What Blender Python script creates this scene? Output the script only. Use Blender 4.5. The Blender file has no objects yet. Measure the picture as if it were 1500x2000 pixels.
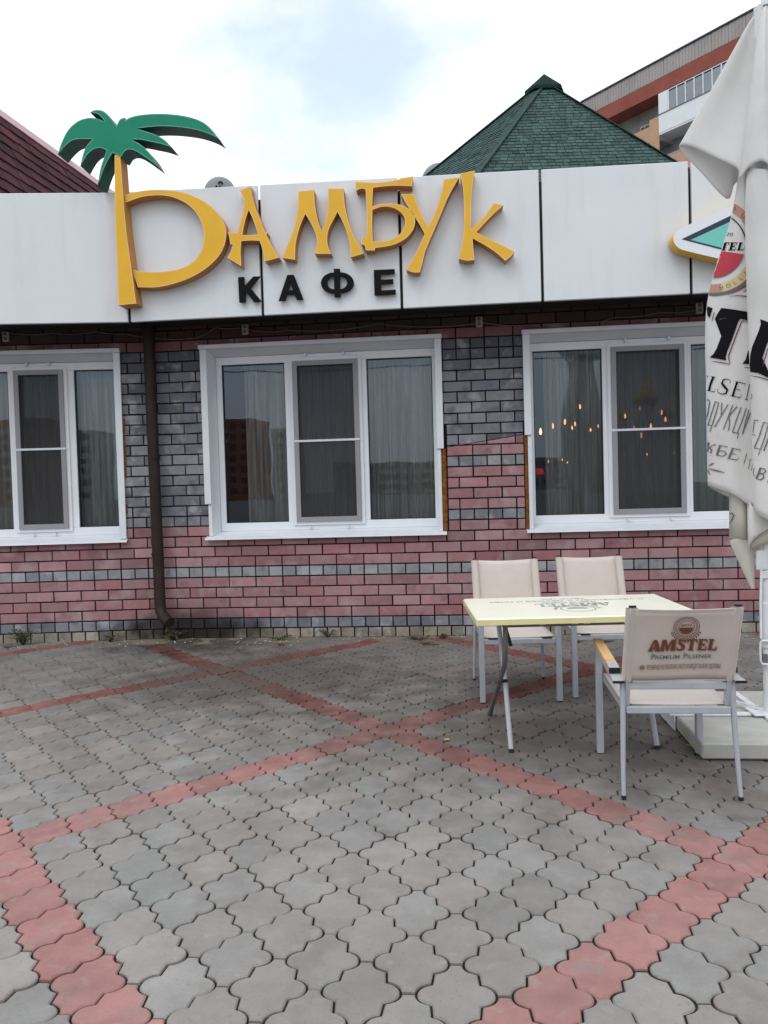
import bpy, bmesh, math, random
from mathutils import Vector, Matrix, noise
from mathutils.bvhtree import BVHTree
rnd = random.Random(7)
C = bpy.context.scene.collection
sc = bpy.context.scene

# ---------------------------------------------------------------- camera
F, YAW, PITCH, ROLL = 1500.05, -0.09388, -0.02916, -0.028486
CAM = Vector((2.565, -7.1404, 1.3703))
fw = Vector((math.sin(YAW) * math.cos(PITCH), math.cos(YAW) * math.cos(PITCH), math.sin(PITCH)))
rt0 = Vector((math.cos(YAW), -math.sin(YAW), 0)); up0 = rt0.cross(fw)
rt = math.cos(ROLL) * rt0 + math.sin(ROLL) * up0
up = -math.sin(ROLL) * rt0 + math.cos(ROLL) * up0
cd = bpy.data.cameras.new('camera'); cam = bpy.data.objects.new('camera', cd); C.objects.link(cam)
cd.sensor_fit = 'VERTICAL'; cd.sensor_height = 24; cd.lens = F / 2000 * 24; cd.clip_end = 2000; cd.clip_start = .05
m = Matrix((rt, up, -fw)).transposed().to_4x4(); m.translation = CAM; cam.matrix_world = m
sc.camera = cam

# ---------------------------------------------------------------- world, sun, exposure
world = bpy.data.worlds.new('World'); sc.world = world; world.use_nodes = True
wn = world.node_tree; wn.nodes.clear()
def wnode(t, **k):
    n = wn.nodes.new(t)
    for a, b in k.items(): setattr(n, a, b)
    return n
SUN_EL, SUN_AZ = math.radians(52), math.radians(205)      # azimuth clockwise from +Y
sky = wnode('ShaderNodeTexSky', sky_type='NISHITA', sun_disc=False, sun_elevation=SUN_EL, sun_rotation=SUN_AZ)
bg1 = wnode('ShaderNodeBackground'); bg1.inputs[1].default_value = 0.15
skm = wnode('ShaderNodeMix', data_type='RGBA', blend_type='MULTIPLY'); skm.inputs[0].default_value = 1; skm.inputs[7].default_value = (1.5, 1.72, 1.45, 1)
wn.links.new(sky.outputs[0], skm.inputs[6]); wn.links.new(skm.outputs[2], bg1.inputs[0])
bg2 = wnode('ShaderNodeBackground'); bg2.inputs[1].default_value = 1.34
tc = wnode('ShaderNodeTexCoord')
nz = wnode('ShaderNodeTexNoise'); nz.inputs['Scale'].default_value = 2.3; nz.inputs['Detail'].default_value = 6; nz.inputs['Roughness'].default_value = .55
mp = wnode('ShaderNodeMapping'); mp.inputs['Location'].default_value = (.35, .1, .6); mp.inputs['Scale'].default_value = (1, 1, 1.6)
wn.links.new(tc.outputs['Generated'], mp.inputs[0]); wn.links.new(mp.outputs[0], nz.inputs[0])
# a thin patch of the cloud deck where the blue shows through
pd = (fw + rt * ((715 - 750) / F) - up * ((140 - 1000) / F)).normalized()
vm = wnode('ShaderNodeVectorMath', operation='DISTANCE'); vm.inputs[1].default_value = pd
wn.links.new(tc.outputs['Generated'], vm.inputs[0])
patch = wnode('ShaderNodeMapRange'); patch.inputs[1].default_value = .0; patch.inputs[2].default_value = .24; patch.inputs[3].default_value = .36; patch.inputs[4].default_value = 0
wn.links.new(vm.outputs['Value'], patch.inputs[0])
sub = wnode('ShaderNodeMath', operation='SUBTRACT'); wn.links.new(nz.outputs['Fac'], sub.inputs[0]); wn.links.new(patch.outputs[0], sub.inputs[1])
cov = wnode('ShaderNodeMapRange', interpolation_type='SMOOTHSTEP'); cov.inputs[1].default_value = .22; cov.inputs[2].default_value = .46; cov.inputs[3].default_value = .42; cov.inputs[4].default_value = 1.0
wn.links.new(sub.outputs[0], cov.inputs[0])
# grey undersides
nz2 = wnode('ShaderNodeTexNoise'); nz2.inputs['Scale'].default_value = 4.5; nz2.inputs['Detail'].default_value = 5
wn.links.new(mp.outputs[0], nz2.inputs[0])
ccr = wnode('ShaderNodeValToRGB'); ccr.color_ramp.elements[0].position = .36; ccr.color_ramp.elements[0].color = (.90, .93, 1.0, 1)
ccr.color_ramp.elements[1].position = .56; ccr.color_ramp.elements[1].color = (.97, .99, 1.02, 1)
wn.links.new(nz2.outputs['Fac'], ccr.inputs[0]); wn.links.new(ccr.outputs[0], bg2.inputs[0])
# overcast deck: brightest overhead, a third of that at the horizon
sxyz = wnode('ShaderNodeSeparateXYZ'); wn.links.new(tc.outputs['Generated'], sxyz.inputs[0])
grad = wnode('ShaderNodeMapRange'); grad.inputs[1].default_value = 0; grad.inputs[2].default_value = 1; grad.inputs[3].default_value = .80; grad.inputs[4].default_value = 1.80
wn.links.new(sxyz.outputs['Z'], grad.inputs[0]); wn.links.new(grad.outputs[0], bg2.inputs[1])
mixw = wnode('ShaderNodeMixShader'); wo = wnode('ShaderNodeOutputWorld')
wn.links.new(cov.outputs[0], mixw.inputs[0]); wn.links.new(bg1.outputs[0], mixw.inputs[1]); wn.links.new(bg2.outputs[0], mixw.inputs[2])
wn.links.new(mixw.outputs[0], wo.inputs[0])
sd = bpy.data.lights.new('sun', 'SUN'); sd.energy = .6; sd.angle = math.radians(25); sd.color = (1, .97, .93)
so = bpy.data.objects.new('sun', sd); C.objects.link(so)
sdir = Vector((math.sin(SUN_AZ) * math.cos(SUN_EL), math.cos(SUN_AZ) * math.cos(SUN_EL), math.sin(SUN_EL)))
so.rotation_euler = sdir.to_track_quat('Z', 'Y').to_euler()
vs = sc.view_settings
vs.view_transform = 'Standard'; vs.look = 'None'; vs.exposure = 0.1; vs.gamma = 1.0; vs.use_curve_mapping = False
sc.cycles.max_bounces = 8; sc.cycles.transparent_max_bounces = 16

# ---------------------------------------------------------------- measuring helpers: a viewing ray meets a real plane
def ray(px, py): return fw + rt * ((px - 750) / F) - up * ((py - 1000) / F)
def on_plane(px, py, P, n):
    d = ray(px, py); return CAM + d * ((Vector(P) - CAM).dot(n) / d.dot(n))
def onY(px, py, y): return on_plane(px, py, (0, y, 0), Vector((0, 1, 0)))
def onZ(px, py, z): return on_plane(px, py, (0, 0, z), Vector((0, 0, 1)))

# ---------------------------------------------------------------- object helpers
def tag(o, label=None, cat=None, group=None, kind=None):
    if label: o['label'] = label
    if cat: o['category'] = cat
    if group: o['group'] = group
    if kind: o['kind'] = kind
    return o
def thing(name, label, cat, loc=(0, 0, 0), rz=0, group=None):
    o = bpy.data.objects.new(name, None); C.objects.link(o); o.location = loc; o.rotation_euler = (0, 0, rz); o.empty_display_size = .1
    return tag(o, label, cat, group)
def link(name, me, parent=None, loc=None):
    o = bpy.data.objects.new(name, me); C.objects.link(o)
    if parent: o.parent = parent
    if loc is not None: o.location = loc
    return o
def copy_tree(o, parent=None):
    c = o.copy(); C.objects.link(c)
    if parent: c.parent = parent
    for ch in list(o.children): copy_tree(ch, c)
    return c
class MB:
    """collects shapes into one mesh"""
    def __init__(s, M=None): s.v = []; s.f = []; s.mi = []; s.M = M; s.cur = 0; s.sm = []; s.smooth = False
    def add(s, vs, fs):
        b = len(s.v)
        for p in vs:
            p = Vector(p); s.v.append(s.M @ p if s.M else p)
        for f in fs: s.f.append([b + i for i in f]); s.mi.append(s.cur); s.sm.append(s.smooth)
        return s
    def box(s, x0, x1, y0, y1, z0, z1):
        v = [(x, y, z) for z in (z0, z1) for y in (y0, y1) for x in (x0, x1)]
        return s.add(v, [(0, 2, 3, 1), (4, 5, 7, 6), (0, 1, 5, 4), (2, 6, 7, 3), (0, 4, 6, 2), (1, 3, 7, 5)])
    def cbox(s, x0, x1, y0, y1, z0, z1, c=.004):
        # box with chamfered edges
        bm = bmesh.new(); bmesh.ops.create_cube(bm, size=1)
        for v in bm.verts: v.co = ((x0 + x1) / 2 + v.co.x * (x1 - x0), (y0 + y1) / 2 + v.co.y * (y1 - y0), (z0 + z1) / 2 + v.co.z * (z1 - z0))
        bmesh.ops.bevel(bm, geom=list(bm.edges), offset=c, segments=1, affect='EDGES')
        bm.verts.index_update(); s.add([v.co.copy() for v in bm.verts], [[v.index for v in f.verts] for f in bm.faces]); bm.free(); return s
    def beam(s, p, q, w, h=None, upv=(0, 0, 1)):
        # rectangular bar from p to q
        h = h or w; p = Vector(p); q = Vector(q); d = (q - p).normalized(); u = Vector(upv)
        if abs(d.dot(u)) > .98: u = Vector((0, 1, 0))
        a = d.cross(u).normalized(); b = a.cross(d)
        v = [e + a * (sx * w / 2) + b * (sy * h / 2) for e in (p, q) for sx, sy in ((-1, -1), (1, -1), (1, 1), (-1, 1))]
        return s.add(v, [(3, 2, 1, 0), (4, 5, 6, 7), (0, 1, 5, 4), (1, 2, 6, 5), (2, 3, 7, 6), (3, 0, 4, 7)])
    def tube(s, pts, r, n=10, cap=True):
        pts = [Vector(p) for p in pts]; rs = r if isinstance(r, (list, tuple)) else [r] * len(pts); V = []; Fc = []
        a = None
        for i, p in enumerate(pts):
            d = (pts[min(i + 1, len(pts) - 1)] - pts[max(i - 1, 0)]).normalized()
            if a is None: a = d.orthogonal().normalized()
            a = (a - d * a.dot(d)).normalized(); b = d.cross(a)
            for k in range(n):
                t = 2 * math.pi * k / n; V.append(p + (a * math.cos(t) + b * math.sin(t)) * rs[i])
        for i in range(len(pts) - 1):
            for k in range(n): Fc.append((i * n + k, i * n + (k + 1) % n, (i + 1) * n + (k + 1) % n, (i + 1) * n + k))
        o = s.smooth; s.smooth = True; s.add(V, Fc); s.smooth = False
        if cap:
            s.add(V[:n], [list(range(n))[::-1]]); s.add(V[-n:], [list(range(n))])
        s.smooth = o; return s
    def grid(s, rows, closed=False):
        n = len(rows[0]); V = [p for r in rows for p in r]; Fc = []
        for i in range(len(rows) - 1):
            for k in range(n if closed else n - 1):
                k2 = (k + 1) % n; Fc.append((i * n + k, i * n + k2, (i + 1) * n + k2, (i + 1) * n + k))
        return s.add(V, Fc)
    def prism(s, loop, d, depth, rim=0):
        """front polygon loop (3D, coplanar) extruded along d by depth"""
        n = len(loop); d = Vector(d); fr = [Vector(p) for p in loop]; bk = [p + d * depth for p in fr]
        s.add(fr + bk, [list(range(n)), [n + i for i in range(n)][::-1]])
        for i in range(n):
            j = (i + 1) % n
            s.add([fr[i], bk[i], bk[j], fr[j]], [(0, 1, 2, 3)])
        return s
    def mesh(s, name, mats):
        me = bpy.data.meshes.new(name); me.from_pydata([tuple(v) for v in s.v], [], s.f)
        for mm in (mats if isinstance(mats, (list, tuple)) else [mats]): me.materials.append(mm)
        for p, i, sm in zip(me.polygons, s.mi, s.sm): p.material_index = i; p.use_smooth = sm
        return me
    def build(s, name, mats, parent=None, fixn=True):
        me = s.mesh(name, mats)
        if fixn:
            bm = bmesh.new(); bm.from_mesh(me); bmesh.ops.recalc_face_normals(bm, faces=bm.faces); bm.to_mesh(me); bm.free()
        return link(name, me, parent)

# ---------------------------------------------------------------- materials
def mat(name, col, rough=.7, var=.12, scale=6, bump=.0, bscale=60, spec=.4, metal=0, rand=0, huev=None, objcol=False, attr=None, stain=None, sheen=0, sub=None):
    mt = bpy.data.materials.new(name); mt.use_nodes = True; nt = mt.node_tree; N = nt.nodes; L = nt.links
    b = N['Principled BSDF']; b.inputs['Roughness'].default_value = rough; b.inputs['Metallic'].default_value = metal
    b.inputs['Specular IOR Level'].default_value = spec
    if sheen: b.inputs['Sheen Weight'].default_value = sheen
    geo = N.new('ShaderNodeNewGeometry')
    base = N.new('ShaderNodeRGB'); base.outputs[0].default_value = (*col, 1); cur = base.outputs[0]
    def mul(cur, fac_socket, lo, hi):
        mr = N.new('ShaderNodeMapRange'); mr.inputs[3].default_value = lo; mr.inputs[4].default_value = hi
        L.new(fac_socket, mr.inputs[0])
        vv = N.new('ShaderNodeVectorMath'); vv.operation = 'SCALE'; L.new(cur, vv.inputs[0]); L.new(mr.outputs[0], vv.inputs['Scale']); return vv.outputs[0]
    if huev:
        src = N.new('ShaderNodeObjectInfo') if objcol else N.new('ShaderNodeAttribute')
        if not objcol: src.attribute_name = attr or 'tint'
        sp = N.new('ShaderNodeSeparateColor'); L.new(src.outputs['Color'], sp.inputs[0])
        mx = N.new('ShaderNodeMix'); mx.data_type = 'RGBA'; L.new(sp.outputs[1], mx.inputs[0]); L.new(cur, mx.inputs[6]); mx.inputs[7].default_value = (*huev, 1)
        cur = mul(mx.outputs[2], sp.outputs[0], .62, 1.38)
    if var:
        n1 = N.new('ShaderNodeTexNoise'); n1.inputs['Scale'].default_value = scale; n1.inputs['Detail'].default_value = 5; n1.inputs['Roughness'].default_value = .6
        L.new(geo.outputs['Position'], n1.inputs['Vector'])
        mr = N.new('ShaderNodeMapRange'); mr.inputs[1].default_value = .3; mr.inputs[2].default_value = .7; mr.inputs[3].default_value = 0; mr.inputs[4].default_value = 1
        L.new(n1.outputs['Fac'], mr.inputs[0]); cur = mul(cur, mr.outputs[0], 1 - var, 1 + var)
    if stain: cur = stain(nt, cur, geo)
    L.new(cur, b.inputs['Base Color'])
    if bump:
        n2 = N.new('ShaderNodeTexNoise'); n2.inputs['Scale'].default_value = bscale; n2.inputs['Detail'].default_value = 4; L.new(geo.outputs['Position'], n2.inputs['Vector'])
        bp = N.new('ShaderNodeBump'); bp.inputs['Strength'].default_value = bump; bp.inputs['Distance'].default_value = .004
        L.new(n2.outputs['Fac'], bp.inputs['Height']); L.new(bp.outputs[0], b.inputs['Normal'])
    return mt
def blend(nt, cur, fac, col):
    mx = nt.nodes.new('ShaderNodeMix'); mx.data_type = 'RGBA'; nt.links.new(fac, mx.inputs[0]); nt.links.new(cur, mx.inputs[6]); mx.inputs[7].default_value = (*col, 1); return mx.outputs[2]
def nnode(nt, geo, scale, lo, hi, a, b, detail=4, off=(0, 0, 0), stretch=(1, 1, 1)):
    mpn = nt.nodes.new('ShaderNodeMapping'); mpn.inputs['Location'].default_value = off; mpn.inputs['Scale'].default_value = stretch; nt.links.new(geo.outputs['Position'], mpn.inputs[0])
    n = nt.nodes.new('ShaderNodeTexNoise'); n.inputs['Scale'].default_value = scale; n.inputs['Detail'].default_value = detail; nt.links.new(mpn.outputs[0], n.inputs['Vector'])
    mr = nt.nodes.new('ShaderNodeMapRange'); mr.interpolation_type = 'SMOOTHSTEP'; mr.inputs[1].default_value = lo; mr.inputs[2].default_value = hi; mr.inputs[3].default_value = a; mr.inputs[4].default_value = b
    nt.links.new(n.outputs['Fac'], mr.inputs[0]); return mr.outputs[0]
def blob(nt, geo, centre, radii, hi):
    """soft patch centred on a place: 0..hi, broken up by noise"""
    mpn = nt.nodes.new('ShaderNodeMapping'); mpn.vector_type = 'TEXTURE'; mpn.inputs['Location'].default_value = centre; mpn.inputs['Scale'].default_value = radii
    nt.links.new(geo.outputs['Position'], mpn.inputs[0])
    ln = nt.nodes.new('ShaderNodeVectorMath'); ln.operation = 'LENGTH'; nt.links.new(mpn.outputs[0], ln.inputs[0])
    n = nt.nodes.new('ShaderNodeTexNoise'); n.inputs['Scale'].default_value = 5; n.inputs['Detail'].default_value = 5; nt.links.new(geo.outputs['Position'], n.inputs['Vector'])
    ad = nt.nodes.new('ShaderNodeMath'); ad.operation = 'MULTIPLY_ADD'; nt.links.new(n.outputs['Fac'], ad.inputs[0]); ad.inputs[1].default_value = -1.1; nt.links.new(ln.outputs['Value'], ad.inputs[2])
    mr = nt.nodes.new('ShaderNodeMapRange'); mr.interpolation_type = 'SMOOTHSTEP'; mr.inputs[1].default_value = -.35; mr.inputs[2].default_value = .55; mr.inputs[3].default_value = hi; mr.inputs[4].default_value = 0
    nt.links.new(ad.outputs[0], mr.inputs[0]); return mr.outputs[0]

def darken(nt, cur, fac, k, tint=(1, 1, 1)):
    sc_ = nt.nodes.new('ShaderNodeVectorMath'); sc_.operation = 'MULTIPLY'; nt.links.new(cur, sc_.inputs[0]); sc_.inputs[1].default_value = tuple(k * t for t in tint)
    mx = nt.nodes.new('ShaderNodeMix'); mx.data_type = 'RGBA'; nt.links.new(fac, mx.inputs[0]); nt.links.new(cur, mx.inputs[6]); nt.links.new(sc_.outputs[0], mx.inputs[7]); return mx.outputs[2]
def tile_stain_shade(nt, cur, geo):
    cur = blend(nt, cur, nnode(nt, geo, 1.3, .42, .72, 0, .30), (.16, .135, .12))
    cur = blend(nt, cur, nnode(nt, geo, 5, .55, .72, 0, .35, 6, (8, 2, 0)), (.13, .118, .105))
    cur = darken(nt, cur, blob(nt, geo, (1.4, -1.0, 0), (5.5, 3.2, 1), .8), .70, (1, .95, .92))
    cur = blend(nt, cur, nnode(nt, geo, 17, .56, .72, 0, .22, off=(3, 1, 0)), (.34, .33, .30))
    cur = blend(nt, cur, nnode(nt, geo, 95, .62, .72, 0, .35, 2, (5, 2, 0)), (.12, .115, .11))
    cur = darken(nt, cur, blob(nt, geo, (1.0, -1.55, 0), (1.6, 1.3, 1), .95), .56, (1, .95, .92))
    cur = blend(nt, cur, blob(nt, geo, (.95, -1.55, 0), (.9, .75, 1), .6), (.10, .088, .08))
    cur = darken(nt, cur, blob(nt, geo, (.05, -.25, 0), (1.0, .8, 1), .95), .40)
    cur = darken(nt, cur, blob(nt, geo, (3.4, -2.8, 0), (2.4, 1.7, 1), .95), .62, (1, .96, .93))  # under table and chairs: dirt plus their shade, both painted in
    return cur
def red_stain(nt, cur, geo):        # colour worn through to the grey concrete in patches
    cur = blend(nt, cur, nnode(nt, geo, 6.5, .54, .74, 0, .75, 6, (1, 7, 0)), (.235, .205, .192))
    return tile_stain_shade(nt, cur, geo)
def brick_stain(nt, cur, geo):
    cur = blend(nt, cur, nnode(nt, geo, 5.5, .50, .74, 0, .5, 6), (.44, .37, .37))
    cur = blend(nt, cur, nnode(nt, geo, 8, .54, .74, 0, .55, 6, (4, 4, 1)), (.15, .085, .09))
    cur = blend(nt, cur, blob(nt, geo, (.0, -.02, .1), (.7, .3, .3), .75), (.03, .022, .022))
    return cur
def grey_stain(nt, cur, geo):
    cur = blend(nt, cur, nnode(nt, geo, 7, .52, .70, 0, .65, 6), (.40, .40, .42))
    cur = blend(nt, cur, nnode(nt, geo, 8, .52, .72, 0, .6, 6, (4, 4, 1)), (.07, .072, .09))
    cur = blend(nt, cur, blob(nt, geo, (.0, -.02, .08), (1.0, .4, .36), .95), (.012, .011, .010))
    return cur
def panel_stain(nt, cur, geo):
    cur = blend(nt, cur, nnode(nt, geo, 3, .5, .8, 0, .24, 4, (0, 0, 0), (3.5, 1, .35)), (.50, .50, .48))
    return cur
M = {}
M['pave_o'] = mat('paver_concrete', (.245, .226, .212), .85, .12, 7, .6, 240, .2, huev=(.228, .230, .224), objcol=True, stain=tile_stain_shade)
M['pave_a'] = mat('paver_concrete_field', (.245, .226, .212), .85, .12, 7, .6, 240, .2, huev=(.228, .230, .224), stain=tile_stain_shade)
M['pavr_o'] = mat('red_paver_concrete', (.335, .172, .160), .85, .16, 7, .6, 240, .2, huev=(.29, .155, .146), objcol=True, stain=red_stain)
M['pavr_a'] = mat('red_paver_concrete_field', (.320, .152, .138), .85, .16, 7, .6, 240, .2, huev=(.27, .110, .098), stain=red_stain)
def wall_dirt(nt, cur, geo):
    sp = nt.nodes.new('ShaderNodeSeparateXYZ'); nt.links.new(geo.outputs['Position'], sp.inputs[0])
    mr = nt.nodes.new('ShaderNodeMapRange'); mr.inputs[1].default_value = -.36; mr.inputs[2].default_value = -.22; nt.links.new(sp.outputs['Y'], mr.inputs[0])
    return blend(nt, cur, mr.outputs[0], (.20, .175, .14))
M['sand'] = mat('joint_sand', (.022, .020, .017), .95, .4, 30, .6, 120, .1, stain=wall_dirt)
M['ground'] = mat('asphalt_ground', (.14, .135, .13), .95, .3, 1.5, .4, 80, .2)
M['brick_o'] = mat('pink_brick', (.335, .203, .215), .85, .10, 9, .6, 150, .25, huev=(.305, .142, .152), objcol=True, stain=brick_stain)
M['brick_a'] = mat('pink_brick_field', (.335, .203, .215), .85, .10, 9, .6, 150, .25, huev=(.305, .142, .152), stain=brick_stain)
M['gbrick_o'] = mat('grey_brick', (.27, .28, .29), .8, .14, 9, .6, 150, .3, huev=(.135, .145, .18), objcol=True, stain=grey_stain)
M['gbrick_a'] = mat('grey_brick_field', (.27, .28, .29), .8, .14, 9, .6, 150, .3, huev=(.135, .145, .18), stain=grey_stain)
M['plinth_a'] = mat('plinth_brick_field', (.30, .27, .215), .9, .25, 12, .7, 90, .2, huev=(.21, .19, .16), stain=grey_stain)
M['dbrick_a'] = mat('shaded_brown_brick_field', (.060, .040, .040), .85, .12, 9, .6, 150, .2, huev=(.085, .042, .045), stain=None)  # brown brick, darkened further to carry the shade under the fascia
M['mortar'] = mat('dark_mortar', (.018, .013, .014), .95, .3, 20, .5, 120, .1)
M['wallside'] = mat('plain_render', (.30, .22, .22), .9, .15, 3, .3, 80, .2)
M['panel'] = mat('white_composite_panel', (.675, .72, .755), .32, .03, 2, 0, 60, .45, stain=panel_stain)
M['dark'] = mat('dark_metal_gap', (.02, .022, .022), .6, .1, 4)
M['pvc'] = mat('white_pvc', (.76, .79, .83), .3, .03, 4, 0, 60, .5)
M['tinw'] = mat('white_sheet_metal', (.70, .735, .78), .4, .05, 5, 0, 60, .5)
M['gasket'] = mat('rubber_gasket', (.02, .02, .022), .6, .1, 5)
M['screenf'] = mat('grey_screen_frame', (.29, .29, .31), .4, .04, 5)
M['foam'] = mat('orange_mounting_foam', (.20, .075, .018), .9, .55, 40, 1.0, 70, .2)
M['pipe'] = mat('brown_painted_steel', (.028, .018, .016), .55, .25, 6, .15, 60, .18)
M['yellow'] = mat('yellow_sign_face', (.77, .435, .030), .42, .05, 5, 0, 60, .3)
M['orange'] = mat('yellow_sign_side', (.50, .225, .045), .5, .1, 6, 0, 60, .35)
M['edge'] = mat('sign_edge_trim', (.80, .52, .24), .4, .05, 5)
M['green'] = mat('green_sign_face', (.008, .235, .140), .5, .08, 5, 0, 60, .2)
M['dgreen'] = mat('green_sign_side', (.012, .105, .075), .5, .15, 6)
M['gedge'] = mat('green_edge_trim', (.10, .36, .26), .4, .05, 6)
M['black'] = mat('black_acrylic', (.004, .004, .005), .55, .1, 5, 0, 60, .12)
M['alu'] = mat('grey_powder_coated_tube', (.36, .385, .42), .42, .06, 12, 0, 60, .5)
M['dgrey'] = mat('dark_grey_tube', (.12, .12, .125), .45, .1, 12, 0, 60, .5)
M['rubber'] = mat('black_rubber', (.012, .012, .012), .7, .1, 10)
M['canvas'] = mat('beige_canvas', (.555, .495, .452), .9, .06, 5, .35, 700, .2, sheen=.2)
M['canvas2'] = mat('beige_canvas_hem', (.54, .485, .44), .9, .06, 5, .35, 700, .2, sheen=.2)
M['wood'] = mat('pale_wood', (.56, .36, .17), .5, .22, 30, .2, 90, .4)
M['table'] = mat('pale_yellow_laminate', (.84, .83, .70), .3, .04, 4, 0, 60, .5)
M['tedge'] = mat('yellow_plastic_edge', (.66, .62, .33), .35, .07, 12, 0, 60, .4)
M['pwhite'] = mat('white_umbrella_cloth', (.82, .82, .81), .85, .06, 3, .8, 16, .2, sheen=.2)
M['pwhite2'] = mat('cream_umbrella_cloth', (.72, .71, .65), .85, .08, 3, .8, 16, .2, sheen=.2)
M['wsteel'] = mat('white_painted_steel', (.66, .69, .71), .4, .12, 12, 0, 60, .5)
M['slab'] = mat('grey_concrete_slab', (.40, .40, .375), .9, .14, 5, .5, 160, .25)
M['brown'] = mat('brown_print', (.15, .045, .022), .85, .1, 60)
M['tan'] = mat('tan_print', (.24, .155, .115), .85, .1, 60)
M['ink'] = mat('dark_print', (.008, .008, .010), .9, .1, 60, 0, 60, .1)
M['greyink'] = mat('grey_print', (.13, .125, .125), .8, .1, 60)
M['fadeink'] = mat('faded_print', (.33, .35, .32), .5, .3, 60)
M['red'] = mat('red_print', (.42, .035, .06), .8, .12, 9)
M['gold'] = mat('gold_print', (.58, .46, .25), .8, .08, 20)
M['copper'] = mat('copper_print', (.42, .23, .17), .8, .08, 20)
M['mauve'] = mat('mauve_print', (.14, .06, .07), .8, .1, 20)
M['teal'] = mat('turquoise_print', (.16, .56, .49), .35, .06, 20)
M['navy'] = mat('navy_print', (.02, .03, .065), .35, .06, 20)
M['shg'] = mat('green_shingle', (.058, .105, .097), .9, .2, 14, .8, 300, .2, huev=(.040, .072, .070))
M['shgu'] = mat('green_roof_underlay', (.014, .034, .030), .95, .2, 30, .5, 200, .1)
M['shr'] = mat('maroon_shingle', (.072, .022, .030), .9, .25, 20, .8, 300, .2, huev=(.038, .013, .022), objcol=True)
M['shru'] = mat('maroon_roof_underlay', (.022, .010, .013), .95, .2, 20, .5, 200, .1)
M['pinktin'] = mat('dusty_pink_sheet_metal', (.42, .255, .285), .5, .06, 6, 0, 60, .4)
M['dish'] = mat('grey_dish_metal', (.22, .235, .26), .45, .05, 8)
M['plastic'] = mat('aged_white_plastic', (.40, .385, .33), .5, .15, 20)
M['cable'] = mat('grey_cable', (.17, .14, .11), .7, .2, 20)
M['leafg'] = mat('weed_green', (.055, .085, .022), .8, .35, 40)
M['leafd'] = mat('weed_dry', (.10, .085, .03), .85, .35, 40)
M['leafy'] = mat('fallen_yellow_leaf', (.50, .34, .04), .7, .2, 40)
M['twig'] = mat('dry_twig', (.055, .045, .035), .9, .3, 40)
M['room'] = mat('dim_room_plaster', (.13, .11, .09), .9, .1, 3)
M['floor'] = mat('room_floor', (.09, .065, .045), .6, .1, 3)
M['curtain'] = None
M['aptgrey'] = mat('pebble_dash_panel', (.36, .34, .325), .95, .12, .8, .3, 5, .2)
M['aptred'] = mat('red_brick_band', (.27, .085, .066), .95, .14, 1.2, .3, 6, .2)
M['aptwhite'] = mat('white_balcony_cladding', (.70, .74, .77), .5, .04, 2)
M['aptorange'] = mat('ochre_panel', (.46, .30, .185), .9, .08, 2)
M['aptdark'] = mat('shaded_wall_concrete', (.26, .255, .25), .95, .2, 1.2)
M['aptglass'] = mat('pale_balcony_glass', (.20, .235, .27), .12, .1, 2, 0, 60, .8)
M['flash'] = mat('dark_blue_roof_flashing', (.035, .045, .085), .5, .1, 3)
M['farwall'] = mat('far_grey_facade', (.24, .235, .24), .95, .1, .08)
M['farred'] = mat('far_brick_facade', (.36, .13, .085), .95, .1, .08)
M['fargap'] = mat('far_window_glass', (.05, .06, .07), .2, .1, .1)
M['farband'] = mat('far_balcony_band', (.42, .42, .42), .9, .1, .1)
M['golddome'] = mat('gilded_dome', (.75, .48, .10), .25, .05, 2, metal=1)

for nm in ('pwhite', 'pwhite2'):
    nt = M[nm].node_tree; b = nt.nodes['Principled BSDF']; o = [n for n in nt.nodes if n.type == 'OUTPUT_MATERIAL'][0]
    for q in nt.nodes:
        if q.type == 'BUMP': q.inputs['Distance'].default_value = .02; q.inputs['Strength'].default_value = .7; nn_ = q.inputs['Height'].links[0].from_node; mp_ = nt.nodes.new('ShaderNodeMapping'); mp_.inputs['Rotation'].default_value = (.25, .2, 0); mp_.inputs['Scale'].default_value = (1, 1, .22); nt.links.new(nn_.inputs['Vector'].links[0].from_socket, mp_.inputs[0]); nt.links.new(mp_.outputs[0], nn_.inputs['Vector']); nn_.inputs['Scale'].default_value = 9; nn_.inputs['Detail'].default_value = 3
    tr = nt.nodes.new('ShaderNodeBsdfTranslucent'); nt.links.new(b.inputs['Base Color'].links[0].from_socket, tr.inputs[0])
    mx = nt.nodes.new('ShaderNodeMixShader'); mx.inputs[0].default_value = .38; nt.links.new(b.outputs[0], mx.inputs[1]); nt.links.new(tr.outputs[0], mx.inputs[2]); nt.links.new(mx.outputs[0], o.inputs[0])
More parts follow.
